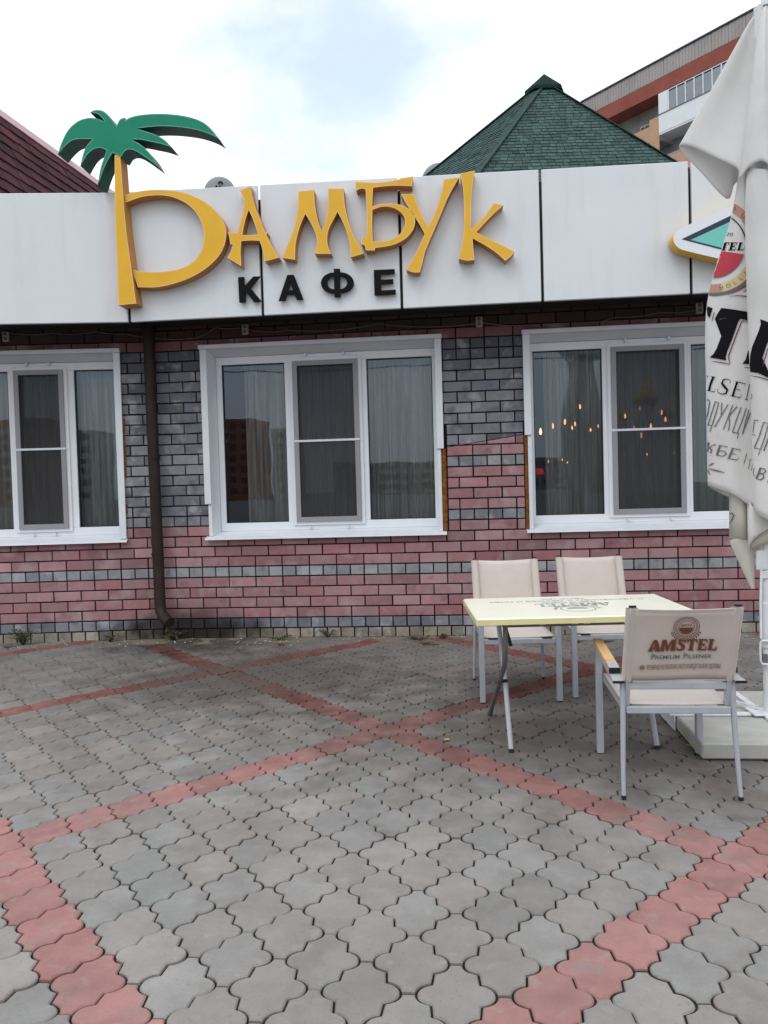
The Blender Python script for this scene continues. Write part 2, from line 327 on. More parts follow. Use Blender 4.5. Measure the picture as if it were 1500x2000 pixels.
def glass_mat():
    mt = bpy.data.materials.new('window_glass'); mt.use_nodes = True; nt = mt.node_tree; nt.nodes.clear()
    o = nt.nodes.new('ShaderNodeOutputMaterial'); g = nt.nodes.new('ShaderNodeBsdfGlossy'); g.inputs['Roughness'].default_value = 0.0; g.inputs['Color'].default_value = (.70, .85, 1.0, 1)
    t = nt.nodes.new('ShaderNodeBsdfTransparent'); t.inputs[0].default_value = (.90, .93, .93, 1)
    fr = nt.nodes.new('ShaderNodeFresnel'); fr.inputs[0].default_value = 2.0
    n = nt.nodes.new('ShaderNodeTexNoise'); n.inputs['Scale'].default_value = 2.2; n.inputs['Detail'].default_value = 1
    geo = nt.nodes.new('ShaderNodeNewGeometry'); nt.links.new(geo.outputs['Position'], n.inputs['Vector'])
    bp = nt.nodes.new('ShaderNodeBump'); bp.inputs['Strength'].default_value = .07; bp.inputs['Distance'].default_value = .01; nt.links.new(n.outputs['Fac'], bp.inputs['Height'])
    nt.links.new(bp.outputs[0], g.inputs['Normal'])
    mx = nt.nodes.new('ShaderNodeMixShader'); nt.links.new(fr.outputs[0], mx.inputs[0]); nt.links.new(t.outputs[0], mx.inputs[1]); nt.links.new(g.outputs[0], mx.inputs[2]); nt.links.new(mx.outputs[0], o.inputs[0]); return mt
M['glass'] = glass_mat()
def veil_mat(name, col, opacity, transl, fold=None):
    mt = bpy.data.materials.new(name); mt.use_nodes = True; nt = mt.node_tree; nt.nodes.clear()
    o = nt.nodes.new('ShaderNodeOutputMaterial'); d = nt.nodes.new('ShaderNodeBsdfDiffuse'); d.inputs[0].default_value = (*col, 1)
    tr = nt.nodes.new('ShaderNodeBsdfTranslucent'); tr.inputs[0].default_value = (*col, 1)
    t = nt.nodes.new('ShaderNodeBsdfTransparent')
    m1 = nt.nodes.new('ShaderNodeMixShader'); m1.inputs[0].default_value = transl; nt.links.new(d.outputs[0], m1.inputs[1]); nt.links.new(tr.outputs[0], m1.inputs[2])
    m2 = nt.nodes.new('ShaderNodeMixShader'); m2.inputs[0].default_value = opacity; nt.links.new(t.outputs[0], m2.inputs[1]); nt.links.new(m1.outputs[0], m2.inputs[2])
    if fold:
        geo = nt.nodes.new('ShaderNodeNewGeometry')
        f = nnode(nt, geo, 22, .35, .68, opacity * .60, min(1, opacity * 1.2), 3, (0, 0, 0), (1, 1, .05)); nt.links.new(f, m2.inputs[0])
    nt.links.new(m2.outputs[0], o.inputs[0]); return mt
M['curtain'] = veil_mat('sheer_curtain', (.88, .87, .80), .78, .35, True)
M['drape'] = veil_mat('heavy_drape', (.60, .58, .50), .95, .2)
M['mesh'] = veil_mat('insect_mesh', (.065, .065, .07), .58, .1)
def emit(name, col, s):
    mt = bpy.data.materials.new(name); mt.use_nodes = True; b = mt.node_tree.nodes['Principled BSDF']
    b.inputs['Base Color'].default_value = (*col, 1); b.inputs['Emission Color'].default_value = (*col, 1); b.inputs['Emission Strength'].default_value = s; return mt
M['bulb'] = emit('warm_filament_bulb', (1, .36, .12), 5)
M['bulbr'] = emit('red_lamp_glow', (1, .05, .02), .16)

# ---------------------------------------------------------------- SETTING: ground and pavement
g = MB(); g.box(-700, 700, -700, 700, -.5, -.09)
tag(g.build('ground', M['ground']), kind='structure')
pv = MB(); pv.box(-9, 13, -13, .05, -.085, -.0095)
pave = tag(pv.build('pavement', M['sand']), kind='structure')

LA, LB, LX, LY = .12992, .133825, 2.53157, -4.95948
quarter = [(.021, .1335), (.0225, .122), (.0275, .112), (.0365, .1025), (.049, .0955), (.063, .0910), (.0655, .0668), (.0675, .0440), (.082, .0388), (.094, .0318), (.103, .0222), (.1078, .0120), (.1090, 0)]
q1 = quarter[:-1]
outl = [(x, y) for x, y in q1] + [(.1090, 0)] + [(x, -y) for x, y in q1[::-1]] + [(-x, -y) for x, y in q1] + [(-.1090, 0)] + [(-x, y) for x, y in q1[::-1]]
def offset_loop(l, d):
    r = []; n = len(l)
    for i in range(n):
        a = Vector(l[i - 1]); b = Vector(l[i]); c = Vector(l[(i + 1) % n])
        t1 = (b - a).normalized(); t2 = (c - b).normalized(); n1 = Vector((t1.y, -t1.x)); n2 = Vector((t2.y, -t2.x)); nn = (n1 + n2)
        nn = nn / max(.6, nn.dot(n1)) if nn.length > 1e-6 else n1
        r.append(b + nn * d)
    return r
def paver_geo():
    # loop is clockwise: inward = right-hand normal
    a = offset_loop(outl, .0036); b = offset_loop(outl, .0078)
    n = len(a); V = [(p.x, p.y, -.03) for p in a] + [(p.x, p.y, -.0042) for p in a] + [(p.x, p.y, 0) for p in b]
    Fc = [list(range(2 * n, 3 * n))[::-1]]
    for k in (0, 1):
        for i in range(n):
            j = (i + 1) % n; Fc.append((k * n + i, (k + 1) * n + i, (k + 1) * n + j, k * n + j))
    return V, Fc
PV, PF = paver_geo()
def paver_mesh(mt):
    me = bpy.data.meshes.new('paving_stone'); me.from_pydata(PV, [], PF); me.materials.append(mt)
    bm = bmesh.new(); bm.from_mesh(me); bmesh.ops.recalc_face_normals(bm, faces=bm.faces); bm.to_mesh(me); bm.free(); return me
pm, pmr = paver_mesh(M['pave_o']), paver_mesh(M['pavr_o'])
cells = []
for c in range(-46, 44):
    for r in range(-20, 38):
        if (c + r) % 2 == 0: continue
        x = LX + c * LA; y = LY + r * LB
        if y > -.135 or y < -7.6 or x < -4.2 or x > 8.6: continue
        if y > -.3 and rnd.random() < .3: continue
        red = (c + r - 13) % 22 == 0 or (c - r - 3) % 22 == 0
        d = Vector((x, y, 0)) - CAM; z = d.dot(fw)
        px = 750 + F * d.dot(rt) / z if z > .3 else -9999; py = 1000 - F * d.dot(up) / z if z > .3 else 99999
        inview = -60 < px < 1560 and py < 2080
        cells.append((0 if inview else 1, d.length, x, y, red))
cells.sort()
field = MB(); tint = []
for i, (_, _, x, y, red) in enumerate(cells):
    dz = rnd.gauss(0, .0016); tx, ty = rnd.gauss(0, .008), rnd.gauss(0, .008)
    t = (min(1, max(0, rnd.gauss(.5, .075))), rnd.random(), 0, 1)
    if y > -3 and red: t = (max(0, t[0] - .12), min(1, t[1] + .4), 0, 1)
    if i < 300:
        o = link('paving_stone', pmr if red else pm, pave, (x, y, dz)); o.rotation_euler = (tx, ty, rnd.choice((0, math.pi)) + rnd.gauss(0, .004)); o.color = t
    else:
        Mx = Matrix.Translation((x, y, dz)) @ Matrix.Rotation(rnd.gauss(0, .004), 4, 'Z') @ Matrix.Rotation(tx, 4, 'X') @ Matrix.Rotation(ty, 4, 'Y')
        field.M = Mx; field.cur = 1 if red else 0; field.add(PV, PF); tint += [t] * len(PF)
def set_tint(me, tints):
    at = me.attributes.new('tint', 'FLOAT_COLOR', 'FACE'); at.data.foreach_set('color', [c for t in tints for c in t])
fo = field.build('paving_stones', [M['pave_a'], M['pavr_a']], pave); set_tint(fo.data, tint); fo['kind'] = 'stuff'

# ---------------------------------------------------------------- CAFE BUILDING
cafe = thing('cafe_building', 'single storey cafe of pink and grey brick under a white panelled fascia', 'building')
PHI = math.radians(7)
ML = Matrix.Translation((-.27, 0, 0)) @ Matrix.Rotation(PHI, 4, 'Z')     # left wall frame: local x to the right, y inwards
MLi = ML.inverted(); nL = ML.to_3x3() @ Vector((0, 1, 0))
def onL(px, py, y=0): return MLi @ on_plane(px, py, ML @ Vector((0, y, 0)), nL)
ROW, Z0, HALF = .098465, .0852, .13
def clip(poly, a, b, c):            # keep a*x+b*z+c >= 0
    out = []
    for i in range(len(poly)):
        p, q = poly[i - 1], poly[i]; dp = a * p[0] + b * p[1] + c; dq = a * q[0] + b * q[1] + c
        if (dp >= 0) != (dq >= 0):
            t = dp / (dp - dq); out.append((p[0] + (q[0] - p[0]) * t, p[1] + (q[1] - p[1]) * t))
        if dq >= 0: out.append(q)
    return out
def brick_geo(poly, depth=.06, ch=.003):
    n = len(poly); cx = sum(p[0] for p in poly) / n; cz = sum(p[1] for p in poly) / n
    ar = sum(poly[i - 1][0] * poly[i][1] - poly[i][0] * poly[i - 1][1] for i in range(n))
    if ar > 0: poly = poly[::-1]
    ins = offset_loop(poly, ch) if n >= 3 else poly
    V = [(p[0], depth, p[1]) for p in poly] + [(p[0], ch * .8, p[1]) for p in poly] + [(p[0], 0, p[1]) for p in ins]
    Fc = [list(range(2 * n, 3 * n))]
    for k in (0, 1):
        for i in range(n):
            j = (i + 1) % n; Fc.append((k * n + i, (k + 1) * n + i, (k + 1) * n + j, k * n + j))
    return V, Fc
W2 = (.222, 2.452); W3 = (3.222, 5.452)
WZ0, WZ1 = .965, 2.745
w1r = onL(247, 1055, -.02).x; W1 = (w1r - 1.98, w1r - .012)
openR = [(*W2, WZ0, WZ1), (*W3, WZ0, WZ1)]; openL = [(*W1, WZ0, WZ1)]
def kindR(n, x, lo):
    if n == -1: return 'p'
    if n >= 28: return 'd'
    if n in (0, 5): return 'g'
    if x < .9: return 'g' if 10 <= n <= 26 else 'r'
    if n in (10, 15): return 'g'
    return 'g' if 17 <= n <= 26 else 'r'
bricks = []          # (score, frame, poly, kind, yoff)
def lay(frame, x0, x1, opens, kindf, kmin, kmax, phase):
    for n in range(-1, 33):
        z0 = Z0 + n * ROW + .0060; z1 = Z0 + (n + 1) * ROW - .0060
        header = n in (-1, 0, 5)
        ks = list(range(kmin, kmax)) if header else list(range(kmin + ((kmin + n + 1) % 2), kmax, 2))
        for k in ks:
            for sub in (0,):
                hw = 1 if header else 2
                xa = k * HALF + phase + (.022 if n == -1 else 0); xb = xa + hw * HALF
                pier_hdr = (not header) and ((xa > 2.3 and xa < 3.2 and n in (10, 15, 25, 26)) or (xa > -1.2 and xa < .3 and n == 10))
                segs = [(xa, xb)] if not pier_hdr else [(xa, xa + HALF), (xa + HALF, xb)]
                for a, b in segs:
                    a += .0060 + rnd.uniform(-.0012, .0012); b -= .0060 + rnd.uniform(-.0012, .0012)
                    a = max(a, x0); b = min(b, x1)
                    if b - a < .02: continue
                    parts = [(a, b)]
                    for ox0, ox1, oz0, oz1 in opens:
                        if z1 < oz0 + .03 or z0 > oz1 - .03: continue
                        np_ = []
                        for p, q in parts:
                            if q <= ox0 or p >= ox1: np_.append((p, q)); continue
                            if p < ox0 - .02: np_.append((p, ox0))
                            if q > ox1 + .02: np_.append((ox1, q))
                        parts = np_
                    for p, q in parts:
                        zz0, zz1 = z0 + rnd.uniform(-.001, .001), z1 + rnd.uniform(-.001, .001)
                        bricks.append([frame, [(p, zz0), (p, zz1), (q, zz1), (q, zz0)], kindf(n, (p + q) / 2, 0), rnd.uniform(-.0015, .0015), n])
lay('R', -.268, 8.2, openR, kindR, -5, 64, 0)
phL = onL(266.7, 1202, 0).x % .26
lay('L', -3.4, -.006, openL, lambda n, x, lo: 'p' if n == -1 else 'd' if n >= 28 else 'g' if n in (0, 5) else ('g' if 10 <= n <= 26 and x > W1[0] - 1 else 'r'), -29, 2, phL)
# the newer pink facing between the windows ends in a slanting cut, a little proud of the grey wall
cut = []
sl = (1.838 - 1.738) / (3.219 - 2.457)
for bdat in bricks:
    fr, poly, kd, yo, n = bdat
    if fr == 'R' and 2.4 < poly[0][0] < 3.23 and -1 < n <= 18:
        # cut off at the foam strips beside the windows
        if n >= 9:
            poly = clip(poly, 1, 0, -2.497); poly = clip(poly, -1, 0, 3.192) if poly else poly
            if not poly: continue
        if n >= 16:
            low = clip(poly, sl, -1, 1.738 - sl * 2.457 - .002); hi = clip(poly, -sl, 1, -(1.738 - sl * 2.457) - .004)
            if len(low) >= 3: cut.append([fr, low, 'r', yo - .012, n])
            if len(hi) >= 3: cut.append([fr, hi, 'g', yo, n])
            continue
        cut.append([fr, poly, kd, yo - .010 if n >= 9 else yo, n]); continue
    cut.append(bdat)
bricks = cut
def area(p): return abs(sum(p[i - 1][0] * p[i][1] - p[i][0] * p[i - 1][1] for i in range(len(p)))) / 2
def visible(fr, poly):
    c = Vector((sum(p[0] for p in poly) / len(poly), 0, sum(p[1] for p in poly) / len(poly)))
    if fr == 'L': c = ML @ c
    d = c - CAM; px = 750 + F * d.dot(rt) / d.dot(fw); py = 1000 - F * d.dot(up) / d.dot(fw)
    s = 1.0
    if px < 3 or px > 1425 or c.z > 2.93: s = .01
    if 915 < px < 1300 and py > 1100: s *= .3
    return s * area(poly) / d.length ** 2
bricks.sort(key=lambda b: -visible(b[0], b[1]))
wallR = MB()
def wall_sheet(w, x0, x1, opens, zt=3.5, y0=.016, y1=.34):
    xs = sorted({x0, x1, *[o[0] for o in opens], *[o[1] for o in opens]})
    for a, b in zip(xs, xs[1:]):
        op = [o for o in opens if o[0] <= a + 1e-6 and o[1] >= b - 1e-6]
        if op: w.box(a, b, y0, y1, -.08, op[0][2]); w.box(a, b, y0, y1, op[0][3], zt)
        else: w.box(a, b, y0, y1, -.08, zt)
wall_sheet(wallR, -.26, 8.2, openR); wR = wallR.build('brick_wall', M['mortar'], cafe)
wallL = MB(ML); wall_sheet(wallL, -3.4, .02, openL); wL = wallL.build('brick_wall', M['mortar'], cafe)
HBM = {}
def std_brick(w, kd):
    key = (round(w, 2), kd)
    if key not in HBM:
        ww = round(w, 2); V, Fc = brick_geo([(-ww / 2, -.0432), (-ww / 2, .0432), (ww / 2, .0432), (ww / 2, -.0432)])
        me = bpy.data.meshes.new('brick'); me.from_pydata(V, [], Fc); me.materials.append(M['brick_o'] if kd == 'r' else M['gbrick_o'])
        bm = bmesh.new(); bm.from_mesh(me); bmesh.ops.recalc_face_normals(bm, faces=bm.faces); bm.to_mesh(me); bm.free(); HBM[key] = me
    return HBM[key]
bf = MB(); btint = []; cnt = 0
for fr, poly, kd, yo, n in bricks:
    xs = [p[0] for p in poly]; zs = [p[1] for p in poly]; w = max(xs) - min(xs); cx = (max(xs) + min(xs)) / 2; cz = (max(zs) + min(zs)) / 2
    tnt = (min(1, max(0, rnd.gauss(.5, .15))), rnd.random() ** 1.4, 0, 1)
    if kd == 'g' and n >= 9: tnt = (min(1, max(0, rnd.gauss(.46, .2))), min(1, .35 + .65 * rnd.random()), 0, 1)
    if kd == 'g' and n == 5: tnt = (min(1, tnt[0] + .12), .35 * rnd.random(), 0, 1)
    if kd == 'g' and n in (10, 15): tnt = (tnt[0], .3 + .3 * rnd.random(), 0, 1)
    if kd == 'g' and n == 0: tnt = (tnt[0], .25 + .6 * rnd.random(), 0, 1)
    if kd == 'r' and n == 27: tnt = (rnd.uniform(.0, .12), 1, 0, 1)  # rows nearing the fascia tinted darker, its shade put into the colour
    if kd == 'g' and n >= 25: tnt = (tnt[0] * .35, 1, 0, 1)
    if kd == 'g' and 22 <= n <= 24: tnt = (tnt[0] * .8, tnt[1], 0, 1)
    rect = len(poly) == 4 and abs(poly[0][0] - poly[1][0]) < 1e-4 and abs(poly[2][0] - poly[3][0]) < 1e-4 and max(zs) - min(zs) > .08
    if cnt < 300 and rect and kd not in 'pd' and visible(fr, poly) > 1e-6:
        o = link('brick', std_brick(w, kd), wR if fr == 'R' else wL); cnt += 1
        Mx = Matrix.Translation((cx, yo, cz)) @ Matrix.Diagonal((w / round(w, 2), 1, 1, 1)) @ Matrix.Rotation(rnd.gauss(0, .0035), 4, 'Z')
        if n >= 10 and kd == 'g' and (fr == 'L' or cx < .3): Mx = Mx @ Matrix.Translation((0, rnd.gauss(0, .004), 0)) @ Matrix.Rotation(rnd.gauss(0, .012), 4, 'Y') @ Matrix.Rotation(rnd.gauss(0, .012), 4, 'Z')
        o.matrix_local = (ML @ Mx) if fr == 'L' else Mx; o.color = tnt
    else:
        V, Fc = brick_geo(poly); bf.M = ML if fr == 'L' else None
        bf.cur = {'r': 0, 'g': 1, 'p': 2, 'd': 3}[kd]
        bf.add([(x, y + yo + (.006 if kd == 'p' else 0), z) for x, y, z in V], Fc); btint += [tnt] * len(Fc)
bo = bf.build('bricks', [M['brick_a'], M['gbrick_a'], M['plinth_a'], M['dbrick_a']], cafe); set_tint(bo.data, btint); bo['kind'] = 'stuff'

# body of the building behind the front wall, with a dim dining room inside
bd = MB()
bd.box(8.2, 8.5, .011, 9, -.08, 3.9); bd.box(-4.2, -3.85, -.2, 9, -.08, 3.9); bd.box(-4.2, 8.5, 9, 9.3, -.08, 3.9)
bd.box(-4.2, 8.5, .35, 9.3, 3.55, 3.75)
bd.build('side_walls', M['wallside'], cafe)
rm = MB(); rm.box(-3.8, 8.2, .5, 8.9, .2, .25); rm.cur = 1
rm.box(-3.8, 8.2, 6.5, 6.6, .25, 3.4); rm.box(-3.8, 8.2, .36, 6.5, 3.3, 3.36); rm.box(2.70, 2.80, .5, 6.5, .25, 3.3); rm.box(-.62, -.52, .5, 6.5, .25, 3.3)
rm.build('dining_room', [M['floor'], M['room']], cafe)

# -------- windows
def window(frame, X0, X1, panes, screen, full_casing_r, label, capx=(0, 0), lcut=1.278, rcut=1.733):
    """X0..X1 casing outer edges; panes = three (x0,x1); screen index = middle"""
    w = MB(frame); gz0, gz1 = 1.094, 2.608; fy0, fy1 = .150, .215
    fx0, fx1 = panes[0][0] - .062, panes[-1][1] + .055; fz0, fz1 = 1.006, 2.69
    # fixed frame: border and mullions butted round the panes
    w.cbox(fx0, fx1, fy0, fy1, fz0, gz0 - .008); w.cbox(fx0, fx1, fy0, fy1, gz1 + .008, fz1)
    xs = [fx0] + [e for p in panes for e in (p[0] - .008, p[1] + .008)] + [fx1]
    for a, b in zip(xs[0::2], xs[1::2]): w.cbox(a, b, fy0 + .001, fy1, gz0 - .008, gz1 + .008)
    root = w.build('window', M['pvc'], cafe); root['label'] = label
    # sash round the middle pane
    s = MB(frame); a, b = panes[1]
    s.cbox(a - .045, a - .006, fy0 - .018, fy0 - .001, gz0 - .045, gz1 + .045); s.cbox(b + .006, b + .045, fy0 - .018, fy0 - .001, gz0 - .045, gz1 + .045)
    s.cbox(a - .006, b + .006, fy0 - .018, fy0 - .001, gz0 - .045, gz0 - .006); s.cbox(a - .006, b + .006, fy0 - .018, fy0 - .001, gz1 + .006, gz1 + .045)
    s.build('sash', M['pvc'], root)
    for i, (a, b) in enumerate(panes):
        gk = MB(frame)
        gk.box(a - .008, a, fy0 + .012, fy1 - .01, gz0 - .008, gz1 + .008); gk.box(b, b + .008, fy0 + .012, fy1 - .01, gz0 - .008, gz1 + .008)
        gk.box(a, b, fy0 + .012, fy1 - .01, gz0 - .008, gz0); gk.box(a, b, fy0 + .012, fy1 - .01, gz1, gz1 + .008)
        gk.build('gasket', M['gasket'], root)
        pn = MB(frame); pn.add([(a, fy0 + .03, gz0), (b, fy0 + .03, gz0), (b, fy0 + .03, gz1), (a, fy0 + .03, gz1)], [(0, 1, 2, 3)])
        pn.build('pane', M['glass'], root, False)
    a, b = panes[1]; k = MB(frame); y0, y1 = fy0 - .034, fy0 - .019; t = .034
    k.cbox(a - .012, a + t, y0, y1, gz0 - .012, gz1 + .012, .002); k.cbox(b - t, b + .012, y0, y1, gz0 - .012, gz1 + .012, .002)
    k.cbox(a + t, b - t, y0, y1, gz0 - .012, gz0 + t, .002); k.cbox(a + t, b - t, y0, y1, gz1 - t, gz1 + .012, .002)
    k.build('screen_frame', M['screenf'], root)
    k = MB(frame); k.cbox(a - .016, b + .016, y0 - .006, y1 + .001, 1.845, 1.866, .002); k.build('screen_bar', M['tinw'], root)
    k = MB(frame); k.add([(a + t, y1 - .004, gz0 + t), (b - t, y1 - .004, gz0 + t), (b - t, y1 - .004, gz1 - t), (a + t, y1 - .004, gz1 - t)], [(0, 1, 2, 3)])
    k.build('insect_screen', M['mesh'], root, False)
    c = MB(frame)
    for cx in (a + .12, b - .12):
        c.box(cx - .008, cx + .008, y0 - .004, fy0 - .001, gz1 + .055, gz1 + .085); c.box(cx - .008, cx + .008, y0 - .004, fy0 - .001, gz0 - .075, gz0 - .055)
    c.build('clip', M['tinw'], root)
    # reveals
    r = MB(frame)
    iz0, iz1 = .965, 2.742
    r.add([(X0 + .058, -.012, iz0), (fx0, fy0 + .02, iz0 + .03), (fx0, fy0 + .02, fz1), (X0 + .058, -.012, iz1)], [(0, 1, 2, 3)])
    r.add([(X1 - .058, -.012, iz0), (X1 - .058, -.012, iz1), (fx1, fy0 + .02, fz1), (fx1, fy0 + .02, iz0 + .03)], [(0, 1, 2, 3)])
    r.add([(X0 + .058, -.012, iz1), (fx0, fy0 + .02, fz1), (fx1, fy0 + .02, fz1), (X1 - .058, -.012, iz1)], [(0, 1, 2, 3)])
    r.build('reveal', M['tinw'], root, False)
    k = MB(frame); k.cbox(X0 - .004, X0 + .060, -.030, -.012, lcut, 2.742, .003)
    if lcut > 1.1: k.cbox(X0 + .024, X0 + .060, -.012, .05, .97, lcut, .003)
    k.build('casing', M['tinw'], root)
    k = MB(frame); k.cbox(X1 - .060, X1 + .004, -.030, -.012, rcut, 2.742, .003)
    if rcut > 1.1: k.cbox(X1 - .060, X1 - .024, -.012, .05, .97, rcut, .003)
    k.build('casing', M['tinw'], root)
    k = MB(frame); k.cbox(X0 - .012, X1 + .010, -.052, -.008, 2.743, 2.782, .004); k.build('head_flashing', M['tinw'], root)
    # sloping sill with a folded lip, underside board, screws
    k = MB(frame); e0, e1 = X0 - .005, X1 + .012
    prof = [(fy0 + .004, 1.006), (-.052, .957), (-.056, .938), (-.050, .938), (-.046, .950), (fy0 + .004, .998)]
    k.add([(e0, y, z) for y, z in prof] + [(e1, y, z) for y, z in prof], [(i, (i + 1) % 6, 6 + (i + 1) % 6, 6 + i) for i in range(6)] + [tuple(range(6))[::-1], tuple(range(6, 12))])
    k.build('sill', M['tinw'], root)
    return root
window(None, .190, 2.462, [(.347, .947), (1.050, 1.657), (1.757, 2.362)], 1, True, 'middle window above the bare brick wall')
window(None, 3.208, 5.476, [(3.316, 3.930), (4.026, 4.656), (4.745, 5.350)], 1, True, 'window on the right with warm lamps behind its glass', lcut=1.83, rcut=.97)
L1 = [onL(145, 722, .15).x, onL(247 - 3, 1024, .15).x, onL(30, 724, .15).x, onL(134, 1022, .15).x, onL(12, 725, .15).x]
p3 = (L1[0], w1r - .078); p2 = (L1[2], L1[3]); p1 = (L1[4] - .46, L1[4])
W1L = p1[0] - .13
window(ML, W1L, w1r, [p1, p2, p3], 1, True, 'left window beside the brown downpipe', lcut=.97, rcut=.97)
# foam left bare in the wall joints beside the windows
for fr, x0, x1, z0, z1 in ((None, 2.440, 2.486, .975, 1.733), (None, 3.201, 3.232, .955, 1.835), (ML, w1r + .001, w1r + .020, 1.55, 2.12), (ML, w1r + .001, w1r + .016, 1.20, 1.30)):
    fm = MB(fr); n = 26; rows = []
    for i in range(n + 1):
        z = z0 + (z1 - z0) * i / n; j = lambda: rnd.uniform(-.005, .005)
        rows.append([(x0, .05, z), (x0 + j() * .3, -.004 + j(), z), ((x0 + x1) / 2 + j(), -.013 + j(), z), (x1 + j() * .4, -.004 + j(), z), (x1, .05, z)])
    fm.smooth = True; fm.grid(rows); fm.build('foam_strip', M['foam'], cafe)

# -------- fascia: white panels on a dark frame hung in front of the wall
FY = -.57
FB = sum(onY(*p, FY).z for p in ((515, 615), (785, 604), (1060, 588), (1351, 572))) / 4
MFL = Matrix.Translation((onY(253, 628, FY).x, FY, 0)) @ Matrix.Rotation(PHI + math.radians(1.5), 4, 'Z')
FT0, FT1 = onY(255, 375, FY), onY(1345, 315, FY)
def ftop(x): return FT0.z + (FT1.z - FT0.z) * (x - FT0.x) / (FT1.x - FT0.x)
seams = [onY(*p, FY).x for p in ((253, 628), (511, 550), (784, 560), (1059, 530), (1350, 520))]; seams += [seams[-1] + 1.23 * i for i in (1, 2, 3)]
ZS = FB + .07
for a, b in zip(seams, seams[1:]):
    k = MB(); k.cbox(a + .012, b - .012, FY, FY + .035, FB, 3.8, .004)
    for i, v in enumerate(k.v):
        if v.z > 3.5: v.z += ftop(v.x) - 3.8
    k.build('fascia_panel', M['panel'], cafe)
for i in range(3):
    k = MB(MFL); k.cbox(-1.235 * (i + 1) + .012, -1.235 * i - .012, 0, .035, FB, FT0.z, .004); k.build('fascia_panel', M['panel'], cafe)
k = MB(); k.box(seams[0] + .01, 8.3, FY + .050, FY + .085, FB + .013, 3.915); k.box(seams[0] + .01, 8.3, FY + .086, .010, ZS, ZS + .03)
k.M = MFL; k.box(-3.75, -.01, .050, .085, FB + .013, 3.95); k.box(-3.75, -.01, .086, .58, ZS, ZS + .03)
k.build('fascia_frame', M['dark'], cafe)
# parapet cap behind the panels
k = MB(); k.box(seams[0], 8.3, FY + .087, .35, 3.83, 3.87); k.M = MFL; k.box(-3.75, -.01, .087, .9, 3.83, 3.87); k.build('parapet_cap', M['wallside'], cafe)

# -------- downpipe
k = MB(); px0 = -.262
k.tube([(px0 - .012, -.10, 3.2), (px0 - .012, -.10, 2.3), (px0, -.105, 1.0), (px0 + .006, -.11, .34), (px0 + .016, -.122, .285), (px0 + .05, -.155, .235), (px0 + .135, -.215, .185)], .052, 16, False)
k.tube([(px0 + .131, -.212, .187), (px0 + .137, -.217, .184)], .050, 16)
pipe = k.build('downpipe', M['pipe'], cafe)
for z in (2.62, 1.72, .80):
    k = MB(); k.tube([(px0 - .004, -.103, z), (px0 - .003, -.103, z + .035)], .056, 16); k.box(px0 - .012, px0 + .012, -.06, .01, z, z + .03); k.build('pipe_clamp', M['pipe'], pipe)
k = MB(); k.tube([(px0 - .006, -.10, .905), (px0 - .006, -.10, .985)], .0545, 16); k.build('pipe_socket', M['pipe'], pipe)

# -------- roofs behind the fascia
apex = onY(1063, 158, 6.0)
ring = [Vector(p) for p in ((1.02, 5.55, 5.6), (2.78, 4.02, 5.6), (6.34, 4.36, 5.6), (7.3, 6.6, 5.6), (5.4, 8.3, 5.6), (2.7, 7.9, 5.6))]
rb = MB(); rb.add([apex] + ring, [(0, i + 1, (i + 1) % 6 + 1) for i in range(6)])
rb.add([p for p in ring] + [Vector((p.x, p.y, 3.7)) for p in ring], [(i, (i + 1) % 6, 6 + (i + 1) % 6, 6 + i) for i in range(6)])
roofg = rb.build('green_roof', M['shgu'], cafe); roofg['label'] = 'pyramid roof of dark green shingles with a small cap'
sh = MB(); st = []
def shingle_face(A, P, Q, course, tabw, out):
    """tabs over triangle A-P-Q, courses parallel to P-Q"""
    e = (Q - P).normalized(); h = (A - P) - e * (A - P).dot(e); H = h.length; dn = -h.normalized(); nrm = e.cross(dn).normalized()
    if nrm.dot(CAM - A) < 0: nrm = -nrm
    nC = int(H / course)
    for i in range(nC):
        d = (i + .4) * course          # distance below apex
        f0 = d / H; a = A + (P - A) * f0; b = A + (Q - A) * f0; Lc = (b - a).length
        x = -rnd.random() * tabw
        while x < Lc:
            w = tabw * rnd.uniform(.75, 1.25); x0, x1 = max(0, x + .004), min(Lc, x + w - .004)
            if x1 - x0 > .015:
                ext = course * (1.06 + (.10 if rnd.random() < .5 else 0)); up_ = .002; lo = .010 + rnd.random() * .006
                p0 = a + e * x0; p1 = a + e * x1
                out([p0 + nrm * up_, p1 + nrm * up_, p1 + dn * ext + nrm * lo, p0 + dn * ext + nrm * lo, p0 + dn * ext, p1 + dn * ext])
            x += w
def outg(v):
    sh.add(v, [(0, 1, 2, 3), (3, 2, 5, 4)]); t = (min(1, max(0, rnd.gauss(.5, .17))), rnd.random() ** 2, 0, 1); st.extend([t, t])
for i in (0, 1, 2, 5): shingle_face(apex, ring[i], ring[(i + 1) % 6], .085, .12, outg)
so_ = sh.build('shingles', M['shg'], roofg); set_tint(so_.data, st); so_['kind'] = 'stuff'
k = MB()
for i in (0, 1, 2): k.beam(apex, ring[i], .16, .014, (apex - ring[i]).cross(Vector((0, 0, 1))).cross(apex - ring[i]))
k.build('hip_cap', M['shg'], roofg)
k = MB(); cz = .27
cr = [apex + (p - apex) * (.42 / (p - apex).length) for p in ring]; cr = [Vector((p.x, p.y, apex.z - cz + .10)) for p in cr]
top = apex + Vector((0, 0, .115)); top2 = apex + Vector((0, 0, .02))
k.add([top] + cr + [p - Vector((0, 0, .05)) for p in cr], [(0, i + 1, (i + 1) % 6 + 1) for i in range(6)] + [(i + 1, i + 7, (i + 1) % 6 + 7, (i + 1) % 6 + 1) for i in range(6)] + [tuple(range(7, 13))])
k.build('roof_cap', M['shgu'], roofg)
